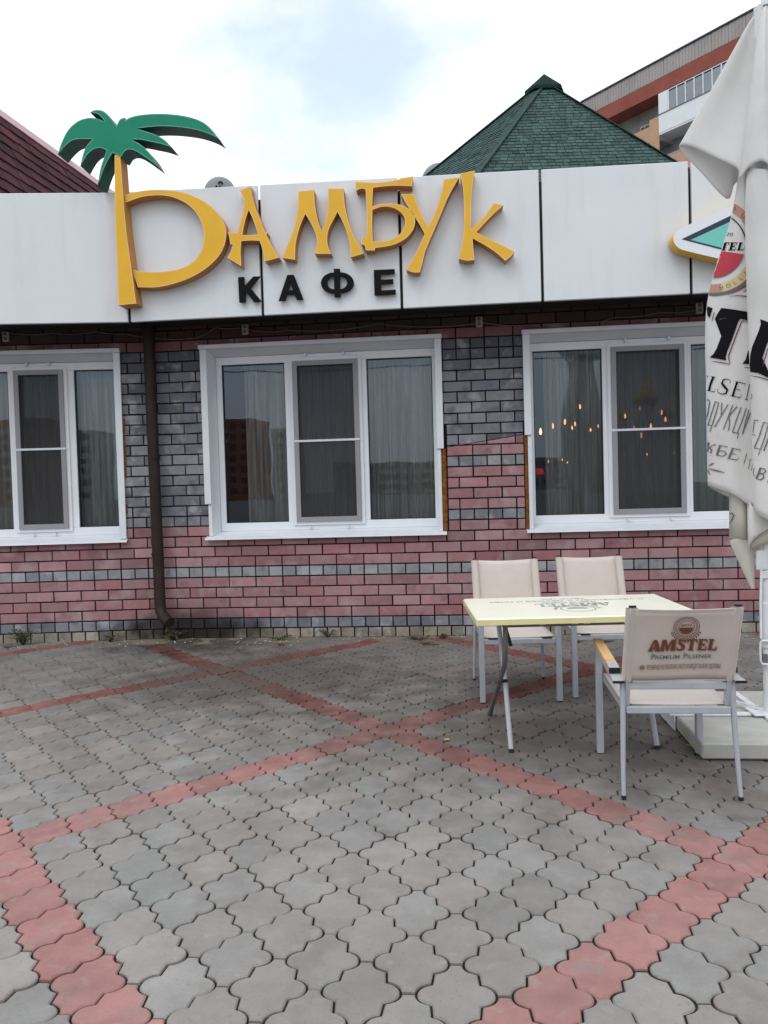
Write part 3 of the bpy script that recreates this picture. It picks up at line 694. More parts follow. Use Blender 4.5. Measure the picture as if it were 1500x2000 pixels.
# maroon roof on the left: its ridge runs away from the street
ZR = 6.5
r0, r1 = onZ(0, 215, ZR), onZ(222, 375, ZR); rd = (r1 - r0).normalized(); R0 = r0 - rd * 1.9; R1 = r0 + rd * 7.5
dwn = Vector((rd.y, -rd.x, 0)); dwn = (dwn * .47 + Vector((0, 0, -.88))).normalized(); rn = rd.cross(dwn).normalized()
if rn.z < 0: rn = -rn
k = MB(); k.prism([R0, R1, R1 + dwn * 3.6, R0 + dwn * 3.6], -rn, .12); roofr = k.build('maroon_roof', M['shru'], cafe); roofr['label'] = 'roof slope of dark maroon shingles with a pink metal ridge'
bo_ = dwn.copy(); bo_.x, bo_.y = -bo_.x * 1.6, -bo_.y * 1.6
k = MB(); k.prism([R0 - rn * .02, R1 - rn * .02, R1 - rn * .02 + bo_ * 3.6, R0 - rn * .02 + bo_ * 3.6], Vector((0, 0, -1)), .12); k.build('rear_slope', M['shru'], roofr)
nsh = 0; rest = MB(); shm = {}
for i in range(15):
    x = -rnd.random() * .3; s0 = .14 + i * .20
    while x < 10.5:
        w = rnd.choice((.17, .21, .25, .30)); a0 = R0 + rd * x + dwn * s0
        c = a0 + rd * w / 2 + dwn * .1; d = c - CAM; zc = d.dot(fw); px = 750 + F * d.dot(rt) / zc; py = 1000 - F * d.dot(up) / zc
        if -20 < px < 260 and 200 < py < 420:
            key = w
            if key not in shm:
                mb = MB(); mb.add([(.005, 0, .003), (w - .005, 0, .003), (w - .005, .225, .022), (w * .5, .235, .022), (.005, .225, .022), (.005, .225, 0), (w * .5, .235, 0), (w - .005, .225, 0)], [(0, 1, 2, 3, 4), (4, 3, 6, 5), (3, 2, 7, 6), (0, 4, 5), (1, 7, 2)]); shm[key] = mb.mesh('shingle', M['shr'])
            o = link('shingle', shm[key], roofr); Mx = Matrix((rd, dwn, rn)).transposed().to_4x4(); Mx.translation = a0 + rn * rnd.uniform(0, .006); o.matrix_local = Mx
            o.color = (min(1, max(0, rnd.gauss(.5, .22))), rnd.random(), 0, 1); nsh += 1
        x += w
k = MB(); k.prism([R0 + rn * .012, R1 + rn * .012, R1 + dwn * .20 + rn * .03, R0 + dwn * .20 + rn * .03], -rn, .03); k.prism([R0 + rn * .012, R1 + rn * .012, R1 + bo_ * .2, R0 + bo_ * .2], -rn, .02)
k.build('ridge_flashing', M['pinktin'], roofr)
k = MB()
for t in (3.4, 4.35, 5.3, 6.2, 7.2): k.prism([R0 + rd * t + rn * .02, R0 + rd * (t + .02) + rn * .02, R0 + rd * (t + .02) + dwn * .205 + rn * .037, R0 + rd * t + dwn * .205 + rn * .037], -rn, .012)
k.build('flashing_seam', M['pinktin'], roofr)

# ---------------------------------------------------------------- SIGNS
DEP = .105; SY = FY - DEP - .004
def smooth(pts, n=4, closed=True):
    """Catmull-Rom through points; a point given as (x,y,1) is a sharp corner"""
    P = [Vector(p[:2]) for p in pts]; S = [len(p) > 2 for p in pts]; out = []; N = len(P)
    for i in range(N):
        j = (i + 1) % N; p1, p2 = P[i], P[j]; p0 = p1 - (p2 - p1) if S[i] else P[i - 1]; p3 = p2 + (p2 - p1) if S[j] else P[(j + 1) % N]
        out.append(tuple(p1))
        if S[i] and S[j]: continue
        for k in range(1, n):
            t = k / n; out.append(tuple(.5 * ((2 * p1) + (p2 - p0) * t + (2 * p0 - 5 * p1 + 4 * p2 - p3) * t * t + (3 * p1 - p0 - 3 * p2 + p3) * t ** 3)))
    return out
def letter(loop_px, holes_px, y, depth, mats, name, parent, inset=.006, conv=None):
    """a built-up channel letter: outline on the plane Y=y, real depth behind it, thin edge trim round the face"""
    conv = conv or (lambda p: onY(p[0], p[1], y)); bm = bmesh.new()
    def ring3(l):
        return [conv(p) for p in l]
    loops = [ring3(loop_px)] + [ring3(h) for h in holes_px]
    def sgn(l): return sum(l[i - 1].x * l[i].z - l[i].x * l[i - 1].z for i in range(len(l)))
    for i, l in enumerate(loops):
        if (sgn(l) < 0) != (i > 0): l.reverse()       # outer one way, holes the other
    edges = []; rims = []
    nrm = Vector((0, -1, 0))
    for i, l in enumerate(loops):
        l2 = [(p.x, p.z) for p in l]
        ins = offset_loop(l2, -inset)
        vo = [bm.verts.new((p.x, y, p.z)) for p in l]; vi = [bm.verts.new((q[0], y, q[1])) for q in ins]
        vb = [bm.verts.new((p.x, y + depth, p.z)) for p in l]; n = len(l)
        for a in range(n):
            b = (a + 1) % n
            f = bm.faces.new((vo[a], vo[b], vi[b], vi[a])); f.material_index = 2
            f = bm.faces.new((vo[b], vo[a], vb[a], vb[b])); f.material_index = 1
        edges += [bm.edges.get((vi[a], vi[(a + 1) % n])) for a in range(n)]
    r = bmesh.ops.triangle_fill(bm, use_beauty=True, use_dissolve=False, edges=edges)
    for f in r['geom']:
        if isinstance(f, bmesh.types.BMFace): f.material_index = 0
    bmesh.ops.recalc_face_normals(bm, faces=bm.faces)
    me = bpy.data.meshes.new(name); bm.to_mesh(me); bm.free()
    for mm in mats: me.materials.append(mm)
    return link(name, me, parent)
def Z(x0, y0, s): return lambda l: [((x0 + p[0] / s), (y0 + p[1] / s), *p[2:]) for p in l]
zA, zB, zC, zD, zE, zFf, zG, zH = Z(100, 200, 7.5), Z(250, 200, 7.5), Z(200, 340, 5.769), Z(430, 350, 10.714), Z(540, 350, 8.333), Z(680, 330, 8.333), Z(830, 320, 7.895), Z(450, 510, 4.4118)
sign = thing('cafe_sign', 'raised yellow cafe name lettering with a green palm tree on the white fascia', 'sign', (0, 0, 0))
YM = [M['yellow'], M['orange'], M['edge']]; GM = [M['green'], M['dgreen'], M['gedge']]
palm = zA([(95, 762, 1), (150, 590), (250, 400), (390, 275), (540, 228), (660, 235), (785, 283, 1), (735, 215), (670, 165), (568, 145, 1), (640, 112), (740, 118), (820, 170), (890, 250), (958, 345, 1), (985, 280), (1020, 240), (1080, 222, 1)]) \
    + zB([(-35, 262, 1), (20, 225), (130, 192), (300, 172), (480, 166), (680, 178), (870, 208), (1060, 270), (1200, 370), (1345, 545, 1), (1230, 478), (1040, 410), (860, 375), (640, 352), (400, 350), (110, 382, 1), (300, 435), (440, 490), (550, 560), (640, 655, 1), (480, 605), (320, 572), (180, 545), (35, 540, 1), (160, 600), (270, 690), (360, 800), (430, 930, 1), (330, 855), (210, 770), (110, 710), (20, 688), (-50, 715), (-105, 800, 1)]) \
    + zA([(900, 735, 1), (845, 820), (770, 970), (715, 1130), (685, 1225, 1), (700, 1080), (735, 920), (812, 705, 1), (750, 672), (690, 665), (610, 690), (540, 750), (480, 840), (428, 938, 1), (450, 820), (490, 690), (540, 610), (605, 535, 1), (500, 535), (380, 538), (290, 565), (200, 640)])
letter(smooth(palm, 3), [], SY - .04, DEP + .075, GM, 'palm_crown', sign, .007)
letter(smooth(zC([(138, -215, 1), (200, -215, 1), (222, 80), (240, 330), (270, 650), (310, 950), (345, 1200), (380, 1458, 1), (180, 1478, 1), (165, 1000), (140, 400)]), 3), [], SY - .035, DEP + .035, YM, 'palm_trunk', sign)
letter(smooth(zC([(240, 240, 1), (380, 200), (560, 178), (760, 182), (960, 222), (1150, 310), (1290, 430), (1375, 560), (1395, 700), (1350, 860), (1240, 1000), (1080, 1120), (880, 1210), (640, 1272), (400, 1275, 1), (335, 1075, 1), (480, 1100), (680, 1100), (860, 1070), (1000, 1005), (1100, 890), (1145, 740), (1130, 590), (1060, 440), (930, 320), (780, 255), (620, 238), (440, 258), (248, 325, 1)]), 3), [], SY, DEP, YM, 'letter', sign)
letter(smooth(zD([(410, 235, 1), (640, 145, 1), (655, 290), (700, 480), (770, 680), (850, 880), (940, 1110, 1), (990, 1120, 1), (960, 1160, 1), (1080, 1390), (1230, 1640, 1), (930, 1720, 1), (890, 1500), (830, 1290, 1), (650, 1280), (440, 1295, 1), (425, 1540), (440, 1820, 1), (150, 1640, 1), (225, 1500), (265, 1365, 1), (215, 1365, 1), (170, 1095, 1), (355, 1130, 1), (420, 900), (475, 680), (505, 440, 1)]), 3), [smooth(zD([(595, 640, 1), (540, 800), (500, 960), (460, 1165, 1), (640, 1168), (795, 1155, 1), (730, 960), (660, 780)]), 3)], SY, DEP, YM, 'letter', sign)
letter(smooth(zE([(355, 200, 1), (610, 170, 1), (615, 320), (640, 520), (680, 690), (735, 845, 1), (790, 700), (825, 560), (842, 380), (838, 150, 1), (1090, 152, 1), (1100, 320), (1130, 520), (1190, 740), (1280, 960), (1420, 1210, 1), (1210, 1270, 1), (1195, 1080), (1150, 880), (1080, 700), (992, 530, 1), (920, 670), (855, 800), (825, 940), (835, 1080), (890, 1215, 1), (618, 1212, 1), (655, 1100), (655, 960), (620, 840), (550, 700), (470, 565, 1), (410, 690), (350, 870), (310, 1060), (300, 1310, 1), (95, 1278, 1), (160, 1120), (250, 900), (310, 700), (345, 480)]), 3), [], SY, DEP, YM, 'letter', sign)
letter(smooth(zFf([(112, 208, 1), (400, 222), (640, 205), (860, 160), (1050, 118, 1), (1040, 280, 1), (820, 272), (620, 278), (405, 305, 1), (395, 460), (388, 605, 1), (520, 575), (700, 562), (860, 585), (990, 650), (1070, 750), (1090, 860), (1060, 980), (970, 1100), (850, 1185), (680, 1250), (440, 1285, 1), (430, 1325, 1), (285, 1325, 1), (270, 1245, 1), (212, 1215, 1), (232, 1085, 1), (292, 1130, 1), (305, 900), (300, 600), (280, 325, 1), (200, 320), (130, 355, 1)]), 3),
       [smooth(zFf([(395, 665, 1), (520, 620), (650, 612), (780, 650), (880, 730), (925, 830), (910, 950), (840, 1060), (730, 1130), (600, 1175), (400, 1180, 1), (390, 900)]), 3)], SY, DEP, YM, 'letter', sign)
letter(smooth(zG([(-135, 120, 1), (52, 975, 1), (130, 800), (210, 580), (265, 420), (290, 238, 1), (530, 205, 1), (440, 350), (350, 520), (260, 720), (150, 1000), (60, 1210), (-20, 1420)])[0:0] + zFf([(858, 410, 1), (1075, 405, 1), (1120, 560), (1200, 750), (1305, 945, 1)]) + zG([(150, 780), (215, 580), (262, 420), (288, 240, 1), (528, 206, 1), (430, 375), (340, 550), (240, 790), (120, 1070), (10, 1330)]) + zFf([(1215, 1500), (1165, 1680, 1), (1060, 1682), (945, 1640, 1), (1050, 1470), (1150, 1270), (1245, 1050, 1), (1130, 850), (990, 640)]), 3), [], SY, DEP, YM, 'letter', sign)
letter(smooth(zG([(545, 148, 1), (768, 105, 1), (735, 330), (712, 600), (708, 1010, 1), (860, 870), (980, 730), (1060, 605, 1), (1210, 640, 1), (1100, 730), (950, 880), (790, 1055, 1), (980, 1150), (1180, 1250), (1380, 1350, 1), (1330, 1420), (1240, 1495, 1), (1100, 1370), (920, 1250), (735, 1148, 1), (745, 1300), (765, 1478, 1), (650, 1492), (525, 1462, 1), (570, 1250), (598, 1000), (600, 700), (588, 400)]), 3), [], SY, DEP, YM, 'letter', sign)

word = thing('cafe_word_sign', 'black flat letters reading cafe in Russian under the yellow name', 'sign')
KY = FY - .042; KM = [M['black']] * 3
def kl(pts, holes=()): letter([p[:2] for p in zH(pts)], [[p[:2] for p in zH(h)] for h in holes], KY, .02, KM, 'letter', word, .002)
kl([(65, 138), (118, 136), (122, 215), (195, 133), (258, 130), (172, 232), (270, 348), (203, 352), (128, 258), (130, 354), (76, 356)])
kl([(490, 118), (545, 117), (628, 330), (570, 333), (553, 287), (487, 290), (472, 340), (415, 342)], [[(517, 180), (538, 250), (498, 252)]])
th = [math.radians(a) for a in range(0, 360, 15)]
phi = [(890, 66), (943, 65), (945, 96)] + [(945 + 118 * math.sin(t), 186 - 91 * math.cos(t)) for t in th[0:13]][1:-1] + [(946, 276), (950, 308), (897, 310), (895, 278)] + [(895 - 116 * math.sin(t), 188 - 91 * math.cos(t)) for t in th[0:13]][::-1][1:-1] + [(892, 98)]
kl(phi, [[(944 + 62 * math.sin(t), 186 - 54 * math.cos(t)) for t in th[0:13]], [(893 - 58 * math.sin(t), 188 - 54 * math.cos(t)) for t in th[0:13]]])
kl([(1235, 76), (1415, 68), (1416, 108), (1294, 114), (1296, 160), (1402, 155), (1404, 193), (1298, 198), (1300, 252), (1424, 245), (1424, 286), (1242, 295)])

lit = thing('beer_sign_box', 'lozenge shaped light box with a turquoise triangle half hidden by the closed umbrella', 'sign')
zI = Z(1300, 300, 6.06)
def loz(off): return smooth(zI([(1010, 520), (1500, 300), (1900, 250), (2250, 420), (2300, 700), (2250, 1000), (1900, 1330), (1500, 1390), (1010, 1340), (640, 1245), (300, 1165), (160, 1120), (95, 1040), (100, 960), (150, 905), (300, 830), (640, 680)]), 3)
letter(loz(0), [], FY - .16, .13, [M['pvc'], M['tedge'], M['pvc']], 'light_box', lit, .004)
lit.children[0].data.materials[1] = M['yellow']
def flat(loop, y, mtl, name, parent):
    k = MB(); k.add([onY(p[0], p[1], y) for p in loop], [list(range(len(loop)))]); return k.build(name, mtl, parent)
flat([p[:2] for p in zI([(190, 1012), (1300, 480), (2050, 500), (2050, 1010), (1300, 1290), (660, 1135)])], FY - .1625, M['navy'], 'printed_border', lit)
flat([p[:2] for p in zI([(295, 1022), (1300, 560), (1990, 570), (1990, 960), (1300, 1245), (700, 1125)])], FY - .165, M['teal'], 'printed_triangle', lit)

# ---------------------------------------------------------------- small fixtures on the wall
for i, (px, py) in enumerate(((10, 657), (478, 643), (936, 628), (1367, 601))):
    if i == 0: P = ML @ (onL(px, py, -.03)); a = PHI
    else: P = onY(px, py, -.03); a = 0
    s = thing('outdoor_socket', ['old white double socket by the head of the left window', 'old white double socket under the K of the black letters', 'old white double socket over the grey brick pier', 'old white double socket beside the umbrella cloth'][i], 'socket', P, a, 'sockets wired along the wall under the fascia')
    k = MB(); k.cbox(-.03, .03, 0, .03, -.048, .048, .006); k.build('socket_box', M['plastic'], s)
    for zc in (.022, -.022):
        k = MB(); k.tube([(0, -.004, zc), (0, .0, zc)], .017, 12); k.build('socket_face', M['dgrey'], s)
def cable(pts, label):
    P = []
    for a, b in zip(pts, pts[1:]):
        for t in range(8):
            u = t / 8; P.append(a.lerp(b, u) + Vector((0, rnd.uniform(-.002, .002), -.035 * 4 * u * (1 - u) * min(1, (b - a).length))))
    P.append(pts[-1]); k = MB(); k.tube(P, .0045, 6); tag(k.build('cable', M['cable']), label, 'cable', 'cables sagging between the wall sockets')
W = lambda x, y: onY(x, y, -.012)
cable([ML @ onL(12, 650, -.014), ML @ onL(100, 651, -.014), ML @ onL(190, 648, -.014), ML @ onL(245, 652, -.014), W(290, 658)], 'thin cable between the left socket and the downpipe')
cable([W(300, 660), W(385, 660), W(420, 640), W(470, 640)], 'thin cable rising from the downpipe to the next socket')
cable([W(484, 643), W(520, 648), W(560, 645), W(740, 632), W(930, 632)], 'thin cable crossing over the middle window')
cable([W(942, 630), W(1030, 635), W(1110, 640), W(1200, 620), W(1290, 610), W(1360, 606)], 'thin cable crossing over the right window')

def dish(P, r, rz, tilt, name, label, grp=None):
    d = thing('satellite_dish', label, 'satellite dish', P, rz)
    k = MB(Matrix.Rotation(tilt, 4, 'X')); rows = []
    for i in range(7):
        q = r * i / 6; rows.append([(q * math.cos(t) * .92, .16 * q * q / r, q * math.sin(t)) for t in [2 * math.pi * j / 28 for j in range(28)]])
    k.smooth = True; k.grid(rows[1:], True); k.add(rows[1], [list(range(28))]); o = k.build('reflector', M['dish'], d)
    sm = o.modifiers.new('thick', 'SOLIDIFY'); sm.thickness = .006
    k = MB(); k.tube([(0, .03, -.02), (0, .12, -.15), (0, .12, -r - (3.2 if r > .3 else .55))], .02, 8); k.build('mast', M['dgrey'], d)
    return d
P = onY(429, 377, .9); d1 = dish(P, .185, .2, 0, 'a', 'grey satellite dish with a dark emblem rising behind the yellow bowl of the sign')
k = MB()
for a0, a1, rr in ((20, 200, .030), (200, 380, .030)):
    pts = [(rr * math.cos(math.radians(a)) * .8 + (.012 if a0 < 100 else -.012), 0.002, .085 + rr * math.sin(math.radians(a))) for a in range(a0, a1 - 30, 15)]
    k.tube([(x, -.004, z) for x, y, z in pts], .008, 6)
k.build('emblem', M['ink'], d1)
P = onY(851, 352, 7.4); dish(P, .34, -.3, 0, 'b', 'grey satellite dish peeping out from behind the left edge of the green roof')

# ---------------------------------------------------------------- behind the glass: curtains and lamps
def curtain(frame, x0, x1, y, mtl, label, amp=.03, wl=.085):
    k = MB(frame); n = int((x1 - x0) / .012); rows = []; ph = rnd.random() * 9
    for z in (.95, 1.4, 1.9, 2.4, 2.85):
        rows.append([(x0 + (x1 - x0) * i / n, y + amp * math.sin(i * .012 / wl * 6.283 + ph + .5 * math.sin(i * .07)) + .012 * math.sin(i * .31 + z), z) for i in range(n + 1)])
    k.smooth = True; k.grid(rows); tag(k.build('curtain', mtl, None, False), label, 'curtain', 'curtains inside the cafe windows')
curtain(None, .52, .98, .33, M['curtain'], 'sheer curtain gathered in the left pane of the middle window', .035, .07)
curtain(None, .78, .98, .37, M['drape'], 'heavier drape behind the sheer in the left pane of the middle window', .025, .06)
curtain(None, 1.0, 1.72, .33, M['curtain'], 'sheer curtain behind the insect screen of the middle window', .03, .06)
curtain(None, 1.73, 2.45, .33, M['curtain'], 'sheer curtain filling the right pane of the middle window', .03, .055)
curtain(None, 2.15, 2.45, .38, M['drape'], 'pale drape at the right end of the middle window', .03, .07)
curtain(None, 3.42, 4.0, .33, M['curtain'], 'sheer curtain in the left pane of the right window', .03, .07)
curtain(None, 4.02, 4.7, .34, M['curtain'], 'sheer curtain behind the insect screen of the right window', .03, .08)
curtain(None, 4.72, 5.3, .34, M['drape'], 'pale drape in the right pane of the right window beside the umbrella', .03, .08)
curtain(ML, p3[0] - .02, p3[1] + .03, .33, M['curtain'], 'sheer curtain in the right pane of the left window', .03, .06)
curtain(ML, p2[0] - .02, p2[1] + .02, .33, M['curtain'], 'sheer curtain behind the insect screen of the left window', .03, .07)
curtain(ML, p1[0], p1[1] + .02, .35, M['drape'], 'drape in the left pane of the left window at the edge of the view', .03, .07)
lp0 = None
BU = ((475, 675), (530, 650), (585, 632), (630, 640), (617, 658), (700, 668), (735, 650), (653, 563), (856, 605), (922, 570), (1020, 588), (1038, 620), (895, 660), (972, 652), (930, 692), (955, 778), (1078, 770), (555, 800), (572, 803), (596, 815), (510, 810))
ORD = ('first', 'second', 'third', 'fourth', 'fifth', 'sixth', 'seventh', 'eighth')
def bulb_label(i):
    small = lambda j: j >= 15; left = lambda j: BU[j][0] < 760
    same = sorted((j for j in range(len(BU)) if small(j) == small(i) and left(j) == left(i)), key=lambda j: BU[j][0]); n = same.index(i)
    return f"{ORD[n]} from the left: {'tiny low light' if small(i) else 'warm bulb'} behind the {'left pane' if left(i) else 'insect screen'} of the right window"
for i, (u, v) in enumerate(BU):
    yy = 1.6 + (i * 0.37) % 2.4
    P = onY(850 + u / 2.308, 550 + v / 2.308, yy); small = i >= 15
    if lp0 is None:
        lp0 = thing('pendant_lamp', '', 'lamp', P)
        k = MB(); r = .022; k.smooth = True; k.tube([(0, 0, -.05), (0, 0, -.04), (0, 0, -.01), (0, 0, .02), (0, 0, .045)], [.004, .015, .021, .014, .008], 8); k.build('bulb', M['bulb'], lp0)
        k = MB(); k.tube([(0, 0, .045), (0, 0, .08)], .012, 8); k.build('lamp_holder', M['rubber'], lp0)
        k = MB(); k.tube([(0, 0, .08), (0, 0, .9)], .003, 5); k.build('cord', M['rubber'], lp0); o = lp0
    else: o = copy_tree(lp0)
    o.location = P; s = .3 if small else rnd.uniform(.4, .75); o.scale = (s, s, s * 1.05)
    tag(o, bulb_label(i), 'lamp', 'filament bulbs hanging inside the right window')
P = onY(850 + 470 / 2.308, 550 + 855 / 2.308, 1.5)
rl = thing('table_lamp', 'red glowing table lamp low in the left pane of the right window', 'lamp', (P.x, P.y, P.z))
k = MB(); k.tube([(0, 0, -.035), (0, 0, .03)], [.06, .035], 14); k.build('lamp_shade', M['bulbr'], rl)
k = MB(); k.tube([(0, 0, -.2), (0, 0, -.05)], .012, 8); k.tube([(0, 0, -.22), (0, 0, -.2)], .05, 12); k.build('lamp_base', M['dgrey'], rl)
tb = thing('dining_table', 'dark dining table inside the right window under the red lamp', 'table', (P.x, P.y + .1, .25))
k = MB(); k.box(-.5, .5, -.4, .4, P.z - .25 - .25, P.z - .25 - .221); k.build('tabletop', M['floor'], tb)
for sx in (-.45, .45):
    for sy in (-.35, .35):
        k = MB(); k.box(sx - .02, sx + .02, sy - .02, sy + .02, 0, P.z - .25 - .25); k.build('leg', M['floor'], tb)

# ---------------------------------------------------------------- prints: glyph outlines and type
def ribbon(pts, w):
    out = []
    n = len(pts); L = []; R = []
    ws = w if isinstance(w, (list, tuple)) else [w] * n
    for i in range(n):
        a = Vector(pts[max(0, i - 1)]); b = Vector(pts[min(n - 1, i + 1)]); t = (b - a).normalized(); nn = Vector((-t.y, t.x)); p = Vector(pts[i])
        L.append(tuple(p + nn * ws[i] / 2)); R.append(tuple(p - nn * ws[i] / 2))
    for i in range(n - 1): out.append([L[i], L[i + 1], R[i + 1], R[i]])
    return out
def arc(cx, cy, r0, r1, a0, a1, n=24, ky=1):
    out = []
    for i in range(n):
        t0 = math.radians(a0 + (a1 - a0) * i / n); t1 = math.radians(a0 + (a1 - a0) * (i + 1) / n)
        out.append([(cx + r * math.cos(t), cy + ky * r * math.sin(t)) for r, t in ((r0, t0), (r0, t1), (r1, t1), (r1, t0))])
    return out
def glyph(ch):
    """bold slab serif capitals, height 1, returns polygons and advance"""
    if ch == 'A': return [[(-.04, 0), (.30, 0), (.30, .07), (.24, .07), (.285, .24), (.195, .24), (.40, .80), (.34, 1), (.02, .07), (-.04, .07)], [(.34, 1), (.40, .80), (.50, .35), (.52, .24), (.55, .07), (.49, .07), (.49, 0), (.93, 0), (.93, .07), (.86, .07), (.60, 1)], [(.225, .22), (.52, .22), (.50, .35), (.262, .35)]], .92
    if ch == 'M': return [[(0, 0), (.26, 0), (.26, .07), (.21, .07), (.25, .70), (.14, 1), (.05, 1), (.05, .93), (.10, .93), (.07, .07), (0, .07)], [(.14, 1), (.25, .70), (.46, .02), (.56, .02), (.53, .38), (.37, 1)], [(.46, .02), (.56, .02), (.86, .72), (.80, 1), (.53, .36)], [(.80, 1), (.84, .70), (.84, .07), (.78, .07), (.78, 0), (1.14, 0), (1.14, .07), (1.08, .07), (1.08, .93), (1.13, .93), (1.13, 1)]], 1.18
    if ch == 'S': return ribbon([(.60, .86), (.52, .92), (.38, .95), (.25, .91), (.18, .80), (.22, .67), (.36, .57), (.50, .47), (.58, .34), (.55, .17), (.42, .07), (.27, .05), (.14, .09), (.05, .17)], [.06, .10, .12, .15, .19, .22, .24, .24, .22, .19, .14, .11, .09, .06]) + [[(.60, .98), (.65, .98), (.63, .68), (.58, .68)], [(.03, .02), (.08, .02), (.10, .34), (.05, .34)]], .72
    if ch == 'T': return [[(.02, 1), (.80, 1), (.80, .90), (.02, .90)], [(.02, .92), (.11, .92), (.05, .68), (.0, .68)], [(.71, .92), (.80, .92), (.82, .68), (.77, .68)], [(.29, .92), (.53, .92), (.53, .07), (.29, .07)], [(.20, 0), (.62, 0), (.62, .08), (.20, .08)]], .84
    if ch == 'E': return [[(.08, .93), (.31, .93), (.31, .07), (.08, .07)], [(0, 1), (.68, 1), (.68, .90), (0, .90)], [(.60, .92), (.68, .92), (.70, .70), (.65, .70)], [(.30, .55), (.52, .55), (.52, .45), (.30, .45)], [(.48, .66), (.53, .66), (.53, .34), (.48, .34)], [(0, .10), (.68, .10), (.68, 0), (0, 0)], [(.60, .09), (.68, .09), (.73, .32), (.68, .32)]], .76
    if ch == 'L': return [[(.08, .93), (.31, .93), (.31, .07), (.08, .07)], [(0, 1), (.40, 1), (.40, .92), (0, .92)], [(0, .10), (.66, .10), (.66, 0), (0, 0)], [(.58, .09), (.66, .09), (.71, .36), (.66, .36)]], .74
def slabtext(s, shear=0):
    out = []; x = 0
    for ch in s:
        P, w = glyph(ch)
        out += [[(px + x + shear * py, py) for px, py in p] for p in P]; x += w + .05
    return out, x
def typeset(body, bold=0.0, shear=0):
    cu = bpy.data.curves.new('type', 'FONT'); cu.body = body; cu.size = 1; cu.offset = bold; cu.shear = shear; cu.resolution_u = 3; cu.fill_mode = 'FRONT'
    o = bpy.data.objects.new('type', cu); C.objects.link(o); bpy.context.view_layer.update()
    me = bpy.data.meshes.new_from_object(o.evaluated_get(bpy.context.evaluated_depsgraph_get()))
    polys = [[(me.vertices[i].co.x, me.vertices[i].co.y) for i in p.vertices] for p in me.polygons]
    bpy.data.objects.remove(o); bpy.data.curves.remove(cu); bpy.data.meshes.remove(me)
    xs = [p[0] for q in polys for p in q]
    return polys, min(xs), max(xs)
def place(polys, x0, y0, sx, sy, ox=0): return [[(x0 + (p[0] - ox) * sx, y0 + p[1] * sy) for p in q] for q in polys]
def fit_text(body, x0, x1, y0, h, bold=0, shear=0, cap=.72):
    P, a, b = typeset(body, bold, shear); return place(P, x0, y0, (x1 - x0) / (b - a), h / cap, a)
def fit_slab(s, x0, x1, y0, h, shear=0):
    P, w = slabtext(s, shear); return place(P, x0, y0, (x1 - x0) / w, h)
def decal(polys, f, name, mtl, parent, maxlen=None):
    """flat print laid on a surface: f maps print coordinates to a point on it (None = off the surface)"""
    bm = bmesh.new()
    for p in polys:
        try: bm.faces.new([bm.verts.new((x, y, 0)) for x, y in p])
        except ValueError: pass
    bmesh.ops.triangulate(bm, faces=bm.faces)
    if maxlen:
        for _ in range(6):
            es = [e for e in bm.edges if e.calc_length() > maxlen]
            if not es: break
            bmesh.ops.subdivide_edges(bm, edges=es, cuts=1)
            bmesh.ops.triangulate(bm, faces=bm.faces)
    dead = []
    for v in bm.verts:
        q = f(v.co.x, v.co.y)
        if q is None: dead.append(v)
        else: v.co = q
    if dead: bmesh.ops.delete(bm, geom=dead, context='VERTS')
    me = bpy.data.meshes.new(name); bm.to_mesh(me); bm.free(); me.materials.append(mtl)
    return link(name, me, parent)

